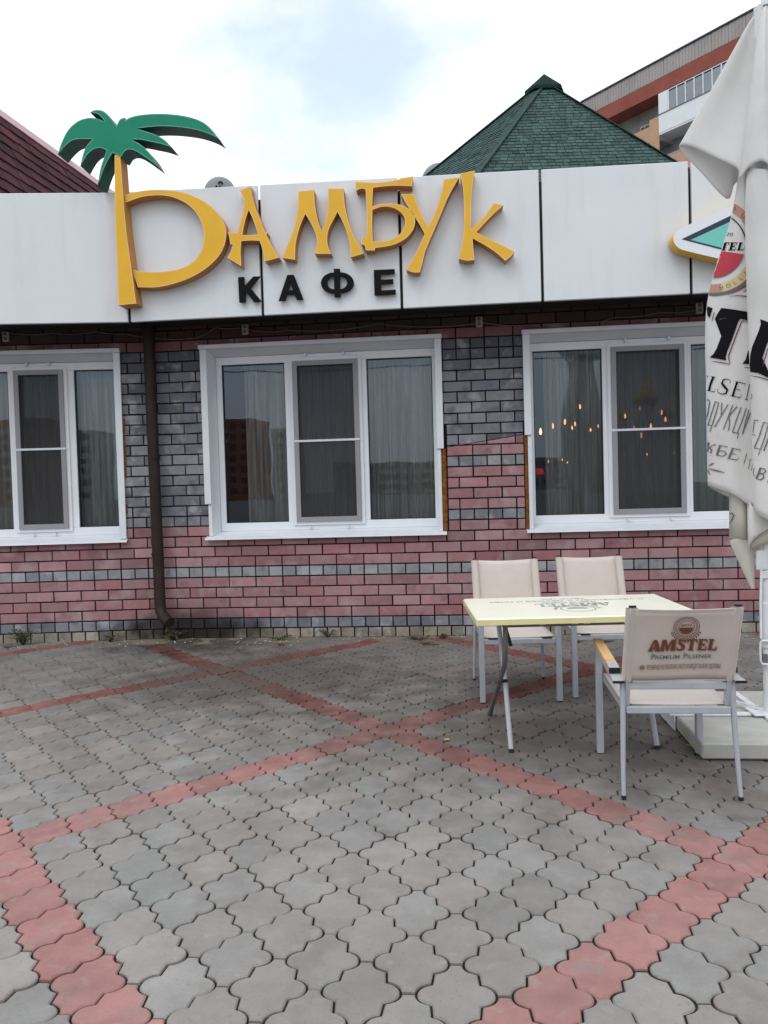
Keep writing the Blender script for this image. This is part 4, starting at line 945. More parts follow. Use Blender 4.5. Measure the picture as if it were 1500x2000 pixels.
# ---------------------------------------------------------------- CHAIRS
def make_chair():
    t = thing('armchair', '', 'chair')
    HX = .2425
    for sx in (-1, 1):
        k = MB(); x = sx * HX; k.cbox(x - .0165, x + .0165, .262, .298, .004, .548, .003); o = k.build('leg', M['alu'], t)
        k = MB(); k.cbox(x - .0155, x + .0155, .263, .297, 0, .008, .002); k.build('foot_cap', M['rubber'], o)
        k = MB(); x2 = sx * .232
        k.tube([(x2 + sx * .012, -.295, .012), (x2 + sx * .009, -.278, .12), (x2 + sx * .004, -.262, .26), (x2, -.254, .385), (x2, -.252, .505)], [.0095, .0105, .0115, .0125, .0125], 10); o = k.build('leg', M['alu'], t)
        k = MB(); k.tube([(x2 + sx * .012, -.296, 0), (x2 + sx * .012, -.295, .016)], .0108, 10); k.build('foot_cap', M['rubber'], o)
        # arm: flat metal bar with a wooden rest on its front part
        k = MB(); k.beam((x, .30, .553), (x + sx * .012, -.262, .506), .042, .012); arm = k.build('armrest', M['alu'], t)
        k = MB(); k.beam((x, .305, .571), (x + sx * .006, -.10, .541), .046, .022); k.build('wooden_rest', M['wood'], arm)
        k = MB(); k.beam((x + sx * .006, -.101, .542), (x + sx * .009, -.178, .535), .046, .022); k.beam((x + sx * .012, -.252, .512), (x + sx * .013, -.285, .508), .044, .006); k.build('arm_bracket', M['alu'], arm)
        k = MB(); k.beam((x + sx * .009, -.178, .535), (x + sx * .009, -.186, .534), .047, .023); k.build('end_cap', M['rubber'], arm); k = MB(); k.beam((x + sx * .013, -.284, .508), (x + sx * .013, -.290, .507), .046, .010); k.build('end_cap', M['rubber'], arm)
        # curved upright that carries the back
        k = MB(); x3 = sx * .212
        pts = [(x3, -.205, .372), (x3, -.232, .40), (x3, -.245, .45), (x3, -.262, .53), (x3, -.335, .70), (x3, -.392, .850)]
        for a, b in zip(pts, pts[1:]): k.beam(a, b, .020 if b[2] < .54 else .014, .030 if b[2] < .54 else .014, (0, 1, 0))
        k.build('back_upright', M['alu'], t)
        k = MB(); k.box(x3 - .014, x3 + .014, -.402, -.383, .8495, .856); k.build('upright_cap', M['rubber'], t)
        k = MB(); k.beam((sx * .214, .262, .388), (sx * .214, -.24, .376), .022, .030); k.build('seat_rail', M['alu'], t)
    k = MB(); k.cbox(-.226, .226, .265, .290, .372, .405, .003); k.build('front_rail', M['alu'], t)
    k = MB(); k.cbox(-.219, .219, -.268, -.242, .364, .394, .003); k.build('rear_rail', M['alu'], t)
    k = MB(); k.cbox(-.219, .219, -.266, -.240, .470, .502, .003); k.build('arm_rail', M['alu'], t)
    # seat sling
    k = MB(); rows = []
    for j in range(9):
        y = .262 - (.262 + .232) * j / 8
        rows.append([(-.225 + .45 * i / 12, y, .411 - .014 * j / 8 - .014 * math.sin(math.pi * i / 12) ** .8 * (.35 + .65 * math.sin(math.pi * j / 8))) for i in range(13)])
    k.smooth = True; k.grid(rows); s = k.build('seat', M['canvas'], t, False); s.modifiers.new('thick', 'SOLIDIFY').thickness = .004
    k = MB()
    for sx in (-1, 1): k.box(sx * .17 - .03, sx * .17 + .03, .255, .293, .4055, .411)
    k.build('strap_clip', M['rubber'], t)
    # back sling: sleeves round the uprights, a slightly slack panel between
    def back(u, v):      # u -1..1, v 0..1 from bottom
        x = u * .226; z = .508 + v * .337; y = -.262 - .128 * v - .010 * v * (1 - v)
        sag = .016 * (1 - u * u) * (.6 + .4 * math.sin(v * 3.1)); dip = -.010 * (1 - u * u) * max(0, v - .8) * 5
        return Vector((x, y + sag - .014, z + dip + .003 * math.sin(u * 3) * (1 - v)))
    k = MB(); rows = [[back(-1 + i / 12, j / 10) for i in range(25)] for j in range(11)]
    k.smooth = True; k.grid(rows); bk = k.build('back', M['canvas'], t, False); bk.modifiers.new('thick', 'SOLIDIFY').thickness = .0035
    for sx in (-1, 1):
        k = MB(); k.smooth = True; rows = []
        for j in range(8):
            v = j / 7; c = back(sx * .94, v); rows.append([c + Vector((.0255 * math.cos(a), .021 + .024 * math.sin(a), 0)) for a in [2 * math.pi * q / 12 for q in range(12)]])
        k.grid(rows, True); k.build('sleeve', M['canvas2'], t)
    k = MB()
    for v0, v1 in ((.0, .022), (.968, 1.0)):
        rows = [[back(-.86 + 1.72 * i / 20, v) + Vector((0, -.0045, 0)) for i in range(21)] for v in (v0, v1)]; k.grid(rows)
    k.build('hem', M['canvas2'], bk, False)
    # print on the outer face; seen from behind x runs left to right
    def on_back(x, y): return back(x / .226, y) + Vector((0, -.0062, 0))
    AS = .337
    emb = arc(.0, 0, .050, .053, 0, 360, 40) + arc(0, 0, .030, .0325, 0, 360, 32) + [[(.0275 * math.cos(math.radians(a)), .0275 * math.sin(math.radians(a)) - .001) for a in range(180, 361, 12)]]
    emb += [q for q in arc(0, 0, .038, .046, 0, 360, 60)[::2]]
    emb += fit_slab('AMSTEL', -.024, .024, .005, .010)
    for sx in (-1, 1):
        for i in range(7):
            a = math.radians(200 + i * 11) if sx < 0 else math.radians(-20 - i * 11)
            cx, cy = .061 * math.cos(a), .061 * math.sin(a)
            for da in (-.6, .6):
                d = Vector((math.cos(a + math.pi / 2 * -sx + da), math.sin(a + math.pi / 2 * -sx + da))) * .011; emb += ribbon([(cx, cy), (cx + d.x, cy + d.y)], [.005, .001])
    emb = [[(p[0] + .012, .74 + p[1] / AS) for p in q] for q in emb]
    decal(emb, on_back, 'emblem', M['brown'], bk, .02)
    nm = fit_slab('AMSTEL', -.137, .145, .43, .150, .06)
    decal([[(p[0] + .004, p[1] - .014) for p in q] for q in nm], lambda x, y: on_back(x, y) + Vector((0, .0012, 0)), 'lettering', M['tan'], bk, .03)
    decal(nm, on_back, 'lettering', M['brown'], bk, .03)
    pp = fit_text('P', -.122, -.107, .315, .075, .01) + fit_text('REMIUM', -.105, -.004, .315, .055, .01) + fit_text('P', .012, .027, .315, .075, .01) + fit_text('ILSENER', .029, .126, .315, .055, .01)
    decal(pp, on_back, 'lettering', M['greyink'], bk, .03)
    wr = fit_text('ЧРЕЗМЕРНОЕ УПОТРЕБЛЕНИЕ АЛКОГОЛЯ ВРЕДИТ ВАШЕМУ ЗДОРОВЬЮ', -.140, .168, .175, .062, .02) + arc(-.158, 0, 0, .010, 0, 360, 14)[0:0]
    wr += [[(-.158 + .011 * math.cos(a), .203 + .011 / AS * math.sin(a)) for a in [2 * math.pi * i / 14 for i in range(14)]]]
    decal(wr, on_back, 'lettering', M['tan'], bk, .03)
    return t
ch0 = make_chair()
ch0.location = (3.503, -3.474, 0); ch0.rotation_euler = (0, 0, math.radians(-.5))
tag(ch0, 'nearest canvas armchair with its printed brown beer logo facing the viewer', 'chair', 'armchairs round the table')
for loc, rz, lab in (((2.925, -1.975, 0), math.pi + math.radians(4), 'canvas armchair behind the table, its left leg by the table corner'), ((3.525, -1.868, 0), math.pi + math.radians(2.5), 'canvas armchair behind the table nearer to the umbrella pole')):
    c = copy_tree(ch0); c.location = loc; c.rotation_euler = (0, 0, rz); tag(c, lab, 'chair', 'armchairs round the table')

# ---------------------------------------------------------------- TABLE
tab = thing('folding_table', 'pale yellow printed beer table on crossed grey tube legs', 'table', (3.174, -2.968, 0), math.radians(4.6))
TW, TD = .553, .350
k = MB(); k.cbox(-TW, TW, -TD, TD, .690, .722, .006); k.build('tabletop', M['table'], tab)
k = MB(); e = .004
k.box(-TW - e, TW + e, -TD - e, -TD + .002, .689, .7165); k.box(-TW - e, TW + e, TD - .002, TD + e, .689, .7165); k.box(-TW - e, -TW + .002, -TD, TD, .689, .7165); k.box(TW - .002, TW + e, -TD, TD, .689, .7165)
k.build('table_edge', M['tedge'], tab)
for sx in (-1, 1):
    x = sx * .375
    k = MB(); k.tube([(x, .27, .672), (x, .20, .62), (x, -.02, .33), (x, -.18, .012)], .0135, 10); o = k.build('leg', M['alu'], tab)
    k = MB(); k.tube([(x, -.186, 0), (x, -.181, .016)], .0145, 10); k.build('foot_cap', M['rubber'], o)
    x = sx * .403
    k = MB(); k.tube([(x, -.275, .672), (x, -.262, .60), (x, -.02, .33), (x, .30, .20), (x, .44, .012)][0:0] + [(x, -.275, .675), (x, -.268, .58), (x, -.215, .46), (x, .02, .30), (x, .33, .10), (x, .455, .012)], .0135, 10); o = k.build('leg', M['dgrey'], tab)
    k = MB(); k.tube([(x, .465, 0), (x, .455, .016)], .0145, 10); k.build('foot_cap', M['rubber'], o)
    k = MB(); k.tube([(x + sx * .012, -.035, .333), (x - sx * .04, -.035, .333)], .009, 8); k.build('pivot_bolt', M['rubber'], tab)
    k = MB(); k.tube([(x, -.268, .665), (x - sx * .02, -.255, .60), (x - sx * .03, -.25, .565)], .009, 8); k.build('leg_catch', M['rubber'], tab)
for y in (-.275, .275):
    k = MB(); k.cbox(-.42, .42, y - .012, y + .012, .664, .6885, .003); k.build('under_rail', M['dgrey'], tab)
k = MB()
for x in (-.22, -.06, .0, .2): k.box(x - .016, x + .016, -.30, -.262, .676, .6885)
k.build('rail_bracket', M['tinw'], tab)
def on_table(x, y): return Vector((-x, -y, .7228))      # read from the wall side
nm = fit_slab('AMSTEL', -.21, .20, -.075, .105, .1)
decal(nm, on_table, 'lettering', M['fadeink'], tab, .08)
em = [[(.0 + .055 * math.cos(math.radians(a)), .115 + .055 * math.sin(math.radians(a))) for a in range(180, 361, 12)]] + arc(0, .115, .085, .092, 0, 360, 40)
for i in range(10):
    for sx in (-1, 1):
        a = math.radians(180 + i * 9) if sx < 0 else math.radians(-i * 9); em += ribbon([(.105 * math.cos(a), .115 + .105 * math.sin(a)), (.125 * math.cos(a + .1), .115 + .125 * math.sin(a + .1))], .008)
decal(em, on_table, 'emblem', M['fadeink'], tab, .08)
ln = fit_text('PREMIUM PILSENER', -.15, .15, -.125, .032, .01) + fit_text('С УВАЖЕНИЕМ К ДРУЖБЕ И ПИВУ', -.43, .43, -.195, .038, .01) + fit_text('AMSTEL 1870', -.12, .12, -.255, .03, .01)
decal(ln, on_table, 'lettering', M['fadeink'], tab, .08)

# ---------------------------------------------------------------- UMBRELLA
U0 = Vector((4.20, -2.82, 0))
ea = Vector((U0.x - CAM.x, U0.y - CAM.y, 0)).normalized(); ea = Vector((ea.y, -ea.x, 0)); eb = Vector((ea.y, -ea.x, 0))
if eb.dot(CAM - U0) < 0: eb = -eb
def UP(px, py, b): return on_plane(px, py, U0 + eb * b, eb)
umb = thing('beer_umbrella', 'tall closed white beer umbrella with printed logos at the right edge', 'umbrella', U0)
Ui = Matrix.Translation(-U0)
def ubuild(k, name, mtl, parent=None, fixn=False):
    k.v = [v - U0 for v in k.v]; return k.build(name, mtl, parent or umb, True)
PO = ea * .030
k = MB(); k.tube([U0 + PO + Vector((0, 0, z)) for z in (.05, 1.5, 3.86)], .028, 16); ubuild(k, 'pole', M['wsteel'], None, True)
k = MB(); k.tube([U0 + PO + Vector((0, 0, z)) for z in (.46, .70)], .036, 16); ubuild(k, 'pole_sleeve', M['wsteel'], None, True); k = MB(); k.tube([U0 + PO + Vector((0, 0, z)) for z in (.09, .105)], .055, 16); ubuild(k, 'pole_collar', M['wsteel'], None, True)
def cr1(p0, p1, p2, p3, t): return .5 * ((2 * p1) + (p2 - p0) * t + (2 * p0 - 5 * p1 + 4 * p2 - p3) * t * t + (3 * p1 - p0 - 3 * p2 + p3) * t ** 3)
def loft(rings, nu, nv, jit=0):
    """rings: lists of points (closed round). returns rows"""
    R = []
    for l in rings:
        n = len(l); o = []
        for i in range(n):
            for s in range(nu):
                o.append(cr1(l[i - 1], l[i], l[(i + 1) % n], l[(i + 2) % n], s / nu))
        R.append(o)
    rows = []; m = len(R)
    for j in range(m - 1):
        for s in range(nv + (1 if j == m - 2 else 0)):
            t = s / nv; row = []
            for i in range(len(R[0])):
                p = cr1(R[max(0, j - 1)][i], R[j][i], R[j + 1][i], R[min(m - 1, j + 2)][i], t)
                if jit: p = p + eb * (noise.noise(p * 3.1 + Vector((2, 5, 1))) * jit + noise.noise(Vector((p.x * 9, p.y * 9, p.z * 2.2))) * jit * .5)
                row.append(p)
            rows.append(row)
    return rows
# upper tier: the vent top, one corner of it stands out like a wing
hemU = [(1326, 288, .0), (1350, 286, .035), (1398, 308, .065), (1440, 329, .10), (1443, 352, .145), (1462, 327, .20), (1486, 314, .225), (1503, 322, .225), (1530, 345, .17), (1560, 325, .10), (1650, 285, .02), (1662, 290, -.02), (1600, 350, -.10), (1545, 345, -.19), (1490, 352, -.20), (1438, 356, -.13), (1420, 389, -.075), (1370, 338, -.03)]
rings = []
n = len(hemU)
apexU = UP(1497, 2, 0)
H = [UP(*h) for h in hemU]
for f in (0.012, .12, .42, .75, 1.0):
    rg = []
    for i, h in enumerate(H):
        rr = (h - apexU); p = apexU + rr * f
        ang = 2 * math.pi * i / n; c = apexU + Vector((0, 0, -.09)) * min(1, f * 8)
        out = (Vector((h.x, h.y, 0)) - Vector((apexU.x, apexU.y, 0)))
        if out.length > 1e-5: p += out.normalized() * .028 * (1 - f) * min(1, f * 10)
        if 0 < f < 1 and i in (4, 5, 6): p += eb * .02 * math.sin(f * 3.14)
        if 0 < f < 1 and i in (2, 3): p -= eb * .035 * math.sin(f * 3.14)
        rg.append(p)
    rings.append(rg)
k = MB(); k.smooth = True; rows = loft(rings, 5, 6, .006); k.grid(rows, True)
o = ubuild(k, 'canopy_top', M['pwhite']); o.modifiers.new('thick', 'SOLIDIFY').thickness = .0025
k = MB(); k.tube([apexU + Vector((0, 0, -.03)), apexU + Vector((0, 0, .02)), apexU + Vector((0, 0, .055))], [.03, .026, .012], 12); ubuild(k, 'finial', M['wsteel'], None, True)
# lower tier: the main canopy folded round the pole
Lv = [330, 430, 590, 770, None]
prof = [  # per fold: (x,b) at the four levels, then hem (x,y,b)
    ((1444, -.02), (1426, -.02), (1381, -.02), (1379, -.02), (1382, 948, -.02)),
    ((1447, .05), (1437, .045), (1402, .05), (1400, .055), (1405, 956, .055)),
    ((1455, .09), (1450, .075), (1432, .075), (1430, .075), (1430, 964, .085)),
    ((1466, .08), (1464, .075), (1466, .07), (1474, .07), (1468, 990, .075)),
    ((1470, .11), (1468, .115), (1472, .115), (1480, .115), (1476, 996, .115)),
    ((1458, .15), (1455, .16), (1459, .165), (1466, .17), (1472, 997, .16)),
    ((1475, .19), (1476, .215), (1480, .225), (1484, .23), (1486, 1008, .22)),
    ((1500, .20), (1504, .22), (1512, .23), (1515, .235), (1515, 1018, .23)),
    ((1525, .16), (1535, .16), (1550, .15), (1560, .15), (1560, 1010, .15)),
    ((1520, .08), (1530, .06), (1535, .05), (1540, .05), (1540, 990, .05)),
    ((1555, .0), (1575, .0), (1610, .0), (1615, .0), (1615, 960, .0)),
    ((1535, -.1), (1550, -.12), (1575, -.16), (1580, -.17), (1580, 970, -.17)),
    ((1510, -.06), (1512, -.08), (1515, -.10), (1515, -.10), (1515, 985, -.10)),
    ((1490, -.15), (1488, -.19), (1482, -.23), (1480, -.24), (1480, 1000, -.24)),
    ((1478, -.06), (1474, -.08), (1468, -.09), (1466, -.09), (1466, 985, -.09)),
    ((1452, -.10), (1440, -.13), (1412, -.15), (1410, -.15), (1410, 965, -.15)),
]
rings = []
for lv in range(5):
    rings.append([UP(p[lv][0], Lv[lv], p[lv][1]) if lv < 4 else UP(*p[4]) for p in prof])
NU = 6; rows = loft(rings, NU, 9, .016)
k = MB(); k.smooth = True; k.grid(rows, True); o = ubuild(k, 'canopy', M['pwhite']); o.modifiers.new('thick', 'SOLIDIFY').thickness = .0025
def bvh_part(i0, i1):
    V = [p for r in rows for p in r[i0:i1 + 1]]; w = i1 - i0 + 1
    return BVHTree.FromPolygons(V, [(a * w + b, a * w + b + 1, (a + 1) * w + b + 1, (a + 1) * w + b) for a in range(len(rows) - 1) for b in range(w - 1)])
T1 = bvh_part(0, 4 * NU); T2 = bvh_part(5 * NU - 2, 9 * NU)
def on_cloth(T, lift=.006):
    def f(px, py):
        d = ray(px, py).normalized(); h = T.ray_cast(CAM, d)
        return None if h[0] is None else h[0] - d * lift - U0
    return f
zJ, zK, zI2 = Z(1350, 600, 8), Z(1350, 820, 8), Z(1300, 300, 6.06)
def pr(polys, T, mtl, name='lettering', lift=.0035, ml=3.5): return decal(polys, on_cloth(T, lift + .002), name, mtl, o_canopy, ml)
o_canopy = o
X = lambda z, polys: [[p[:2] for p in z(q)] for q in polys]
# badge
cx, cy = 560, 1092
bd_ = lambda r0, r1, a0, a1, n=60: X(zI2, arc(cx, cy, r0, r1, a0, a1, n))
pr(bd_(455, 560, -100, 15), T1, M['copper'], 'badge', .003); pr(bd_(455, 556, 15, 78), T1, M['gold'], 'badge', .003); pr(bd_(455, 556, 78, 110), T1, M['copper'], 'badge', .003)
pr(bd_(556, 592, 5, 110), T1, M['greyink'], 'badge', .003); pr(bd_(388, 402, -110, -5), T1, M['ink'], 'badge', .003)
pr(X(zI2, [[(cx + 372 * math.cos(math.radians(a)), cy + 372 * math.sin(math.radians(a))) for a in range(15, 181, 5)]]), T1, M['red'], 'badge', .003)
pr(bd_(376, 383, 15, 110), T1, M['greyink'], 'badge', .0032)
pr(X(zI2, fit_slab('AMSTEL', 270, 935, 1145, -95, .22)), T1, M['ink'])
pr(X(zI2, fit_text('1870', 640, 800, 975, -40, .0, .2)), T1, M['greyink'])
def arctext(s, r, a0, a1, h, flip):
    out = []
    for i, c in enumerate(s):
        if c == ' ': continue
        a = math.radians(a0 + (a1 - a0) * i / max(1, len(s) - 1)); P, x0, x1 = typeset(c, .01)
        for q in P:
            pts = []
            for x, y in q:
                lx = (x - (x0 + x1) / 2) * h / .72; ly = (y / .72 - .5) * h
                if flip: pts.append((cx + (r - ly) * math.cos(a) + lx * math.sin(a), cy + (r - ly) * math.sin(a) - lx * math.cos(a)))
                else: pts.append((cx + (r + ly) * math.cos(a) - lx * math.sin(a), cy + (r + ly) * math.sin(a) + lx * math.cos(a)))
            out.append(pts)
    return out
pr(X(zI2, arctext('IN HOLLAND', 505, 108, 20, 52, True)), T1, M['greyink'])
pr(X(zI2, arctext('BROUW', 510, -95, -28, 62, False)), T1, M['mauve'])
pr(X(zI2, ribbon([(730, 1672), (840, 1625), (960, 1560), (1060, 1500)], [4, 14, 22, 22]) + ribbon([(750, 1690), (850, 1680), (965, 1690), (1060, 1710)], [3, 10, 14, 14]) + ribbon([(920, 1640), (960, 1610), (1000, 1590)], [4, 18, 10])), T1, M['mauve'], 'badge')
# the big name
Tpoly = [(470, 12), (640, 32), (880, 70), (885, 150), (926, 158), (905, 285), (880, 215), (830, 190), (765, 180), (735, 225), (650, 470), (562, 690), (540, 770), (545, 830), (430, 808), (285, 785), (345, 735), (395, 650), (470, 450), (553, 190), (560, 150), (500, 135), (430, 148), (368, 182), (410, 100)]
pr(X(zJ, [Tpoly, [(240, -25), (335, 18), (310, 90), (287, 168), (250, 120)], [(885, 690), (930, 640), (960, 900), (900, 890), (800, 882), (850, 820)]]), T1, M['ink'], 'lettering', .0036)
pr(X(zJ, ribbon([(880, 235), (800, 212), (775, 250), (680, 500), (590, 740), (585, 790), (605, 880)], [6, 16, 18, 20, 20, 18, 10]) + ribbon([(318, 845), (460, 862), (610, 890)], [6, 16, 14]) + ribbon([(410, 212), (470, 180), (552, 170)], [4, 14, 10]) + ribbon([(358, 80), (335, 170), (322, 222)], [14, 14, 6]) + ribbon([(962, 225), (945, 300), (935, 360)], [14, 14, 6]) + ribbon([(835, 940), (930, 950)], [10, 16])), T1, M['mauve'], 'lettering', .0036)
Lpoly = [(1075, 185), (1160, 215), (1300, 265), (1290, 330), (1240, 440), (1180, 590), (1110, 790), (1062, 925), (1200, 985), (1330, 1050), (1330, 1160), (1200, 1098), (1050, 1030), (920, 1010), (912, 900), (920, 760), (950, 620), (1000, 500), (1050, 380), (1088, 260)]
pr(X(zJ, [Lpoly]), T2, M['ink'], 'lettering', .0036)
pr(X(zJ, ribbon([(920, 1068), (1060, 1092), (1200, 1135), (1320, 1190)], [8, 16, 18, 18]) + ribbon([(1200, 640), (1150, 800), (1110, 930)], [16, 18, 12])), T2, M['mauve'], 'lettering', .0036)
# second line, italic serif capitals drawn as thick and thin strokes
S2 = ribbon([(345, 1088), (300, 1200), (275, 1310)], [34, 32, 34]) + ribbon([(225, 1072), (262, 1085)], 14) + ribbon([(305, 1080), (378, 1095)], 10) + ribbon([(245, 1300), (360, 1322), (378, 1275)], [9, 12, 5]) \
    + ribbon([(608, 1190), (612, 1140), (560, 1122), (500, 1135), (480, 1190), (520, 1240), (565, 1290), (545, 1345), (480, 1358), (415, 1330), (412, 1275)], [8, 8, 12, 22, 34, 36, 34, 24, 14, 9, 8]) \
    + ribbon([(720, 1165), (680, 1280), (648, 1390)], [34, 32, 34]) + ribbon([(690, 1160), (845, 1195), (835, 1240)], [10, 12, 5]) + ribbon([(690, 1275), (775, 1295)], 9) + ribbon([(610, 1382), (765, 1412), (790, 1360)], [9, 12, 5]) + ribbon([(912, 1205), (885, 1330), (862, 1440)], [12, 12, 12]) + ribbon([(835, 1436), (890, 1446)], 9)
pr(X(zJ, S2), T1, M['ink'])
pr(X(zJ, ribbon([(915, 1320), (950, 1390), (930, 1450)], 9)), T2, M['greyink'])
t = 17
S3 = ribbon([(232, 1450), (270, 1445), (285, 1490), (262, 1640), (230, 1760)], t) \
    + ribbon([(375, 1475), (315, 1660), (262, 1835)], t) + ribbon([(372, 1475), (430, 1490), (385, 1650), (322, 1850)], t) + ribbon([(232, 1835), (320, 1852), (290, 1945)], [t, t, t * .8]) \
    + ribbon([(480, 1490), (470, 1590), (470, 1680)], t) + ribbon([(580, 1512), (470, 1690), (365, 1872)], t) \
    + ribbon([(650, 1525), (575, 1720), (502, 1905)], t) + ribbon([(720, 1545), (590, 1700)], t) + ribbon([(590, 1690), (600, 1800), (585, 1925)], t) \
    + ribbon([(782, 1560), (710, 1750), (645, 1950)], t) + ribbon([(860, 1580), (790, 1790), (720, 1965)], t) + ribbon([(640, 1950), (745, 1972), (715, 2050)], [t, t, t * .8]) \
    + ribbon([(905, 1600), (850, 1780), (800, 1980)], t) + ribbon([(925, 1650), (805, 1975)], t)
pr(X(zJ, S3), T1, M['greyink'])
S3b = ribbon([(985, 1765), (960, 1960)], 10) + ribbon([(980, 1765), (1050, 1772)], 14) + ribbon([(950, 1990), (1000, 2000)], 12) + ribbon([(1130, 1800), (1060, 2020), (985, 2190)], t) + ribbon([(1128, 1800), (1210, 1815), (1140, 2060), (1080, 2225)], t) + ribbon([(985, 2200), (1080, 2218), (1048, 2310)], [t, t, t * .8]) + ribbon([(1280, 1830), (1210, 2040), (1135, 2240)], 22)
pr(X(zJ, S3b), T2, M['greyink'])
# fourth line and the arrow flourish
S4 = ribbon([(270, 350), (255, 440), (245, 515)], 30) + ribbon([(380, 385), (330, 400), (275, 445)], [14, 12, 14]) + ribbon([(275, 440), (320, 470), (300, 520)], [14, 26, 22]) \
    + ribbon([(450, 400), (420, 480), (400, 550)], 32) + ribbon([(430, 398), (568, 420), (560, 448)], [12, 14, 6]) + ribbon([(430, 480), (520, 490), (545, 530), (500, 568), (390, 552)], [12, 16, 28, 14, 12]) \
    + ribbon([(650, 450), (615, 530), (590, 600)], 32) + ribbon([(620, 440), (772, 470), (765, 505)], [12, 14, 6]) + ribbon([(625, 525), (705, 540)], 11) + ribbon([(560, 598), (725, 628), (745, 585)], [12, 14, 6]) \
    + ribbon([(868, 520), (845, 610), (825, 680)], 12) + ribbon([(920, 615), (895, 770)], 10) + ribbon([(920, 620), (965, 640), (940, 800)], 9)
S4 += ribbon([(272, 765), (380, 790), (525, 825)], [14, 26, 8]) + ribbon([(272, 722), (310, 695), (358, 678)], [8, 24, 10]) + ribbon([(252, 775), (270, 815), (285, 855)], [8, 20, 8])
pr(X(zK, S4), T1, M['greyink'])
S4b = ribbon([(1080, 752), (1050, 840), (1015, 910)], 32) + ribbon([(1070, 750), (1150, 770), (1165, 805), (1130, 835), (1060, 835)], [12, 16, 26, 14, 10]) + ribbon([(1070, 840), (1130, 860), (1130, 905), (1080, 938), (1005, 915)], [12, 18, 28, 16, 12]) + ribbon([(980, 745), (970, 820), (985, 890)], 9) + [[(1190, 960), (1200, 935), (1225, 940), (1225, 985), (1195, 985)]]
pr(X(zK, S4b), T2, M['greyink'])
# strips of the back folds that hang below the hem, and a loose corner
def sheet(P, name, mtl, nu=6):
    k = MB(); k.smooth = True; R = []
    for l in P:
        l = [UP(*q) for q in l]; row = []
        for i in range(len(l) - 1):
            for s in range(nu): row.append(cr1(l[max(0, i - 1)], l[i], l[i + 1], l[min(len(l) - 1, i + 2)], s / nu))
        row.append(l[-1]); R.append(row)
    k.grid(R); o = ubuild(k, name, mtl); o.modifiers.new('thick', 'SOLIDIFY').thickness = .0025; return o
v1 = sheet([[(1423, 945, -.06), (1428, 945, .0), (1445, 950, .03), (1458, 955, .02), (1461, 960, -.04)], [(1424, 985, -.06), (1428, 988, .0), (1444, 993, .035), (1457, 1000, .02), (1460, 1000, -.04)], [(1424, 1051, -.06), (1430, 1052, .0), (1446, 1052, .035), (1457, 1054, .02), (1460, 1054, -.04)]], 'valance', M['pwhite2'])
kk = [p for p in Z(1350, 820, 8)([(600, 1480), (630, 1452), (665, 1490), (640, 1550), (600, 1620)])]
Vv = [v1.data.vertices[i].co + U0 for i in range(len(v1.data.vertices))]; TV = BVHTree.FromPolygons(Vv, [tuple(p.vertices) for p in v1.data.polygons])
decal(ribbon([p[:2] for p in kk], [1, 2.4, 2.6, 2.2, 1]), on_cloth(TV), 'lettering', M['greyink'], v1, 3)
v2 = sheet([[(1459, 975, .03), (1466, 985, .10), (1480, 1000, .12), (1505, 1012, .12)], [(1460, 1040, .03), (1466, 1045, .09), (1480, 1042, .11), (1505, 1030, .11)], [(1462, 1080, .03), (1465, 1062, .08), (1480, 1047, .105), (1505, 1030, .11)]], 'valance', M['pwhite'])
v3 = sheet([[(1463, 1050, .05), (1480, 1042, .085), (1510, 1028, .09)], [(1466, 1070, .05), (1482, 1060, .08), (1510, 1052, .085)], [(1467, 1072, .04), (1484, 1066, .06), (1510, 1060, .06)]], 'valance', M['pwhite2'])
k = MB(); k.smooth = True
tip = UP(1471, 1152, .0); ctr = [UP(*q) for q in ((1428, 1054, -.03), (1440, 1052, .03), (1452, 1055, .035), (1462, 1056, .01), (1472, 1060, -.03), (1450, 1050, -.07))]
low = [UP(*q) for q in ((1429, 1068, -.02), (1441, 1070, .02), (1453, 1072, .025), (1464, 1072, .01), (1474, 1074, -.02), (1452, 1068, -.05))]
tp = [UP(x, 1150, b) for x, b in ((1467, 0), (1469, .006), (1471, .008), (1473, .006), (1474, 0), (1471, -.006))]
k.grid(loft([ctr, low, tp], 4, 5), True); ubuild(k, 'hanging_corner', M['pwhite2'])
# struts, tie rope and crank at the pole
k = MB(); k.tube([UP(1480, 340, .02), UP(1475, 640, .03), UP(1480, 980, .02), UP(1489, 1120, .02)], .012, 8); k.tube([UP(1490, 335, .12), UP(1498, 420, .10), UP(1500, 700, .08)], .012, 8); ubuild(k, 'strut', M['pwhite2'], None, True)
k = MB(); k.cbox(*(lambda p: (p.x - .02, p.x + .035, p.y - .015, p.y + .015, p.z - .05, p.z + .055))(UP(1485, 1095, .03)), .004); k.cbox(*(lambda p: (p.x - .012, p.x + .03, p.y - .012, p.y + .012, p.z - .022, p.z + .02))(UP(1491, 1122, .03)), .004); ubuild(k, 'slider', M['wsteel'], None, True)
k = MB(); k.tube([UP(1487, 1112, .04), UP(1485.5, 1180, .045), UP(1486.5, 1247, .05)], .0065, 8); ubuild(k, 'crank_rod', M['wsteel'], None, True)
k = MB(); k.tube([UP(*q) for q in ((1503, 1252, .05), (1489, 1251, .05), (1485.5, 1255, .05), (1485, 1270, .05), (1485.5, 1290, .05), (1489, 1297, .05), (1503, 1298, .05))], .006, 8); ubuild(k, 'crank_handle', M['wsteel'], None, True)
k = MB(); k.cbox(*(lambda p: (p.x - .0, p.x + .03, p.y - .01, p.y + .01, p.z - .04, p.z + .02))(UP(1488, 1284, .03)), .003); ubuild(k, 'bracket', M['dgrey'], None, True)
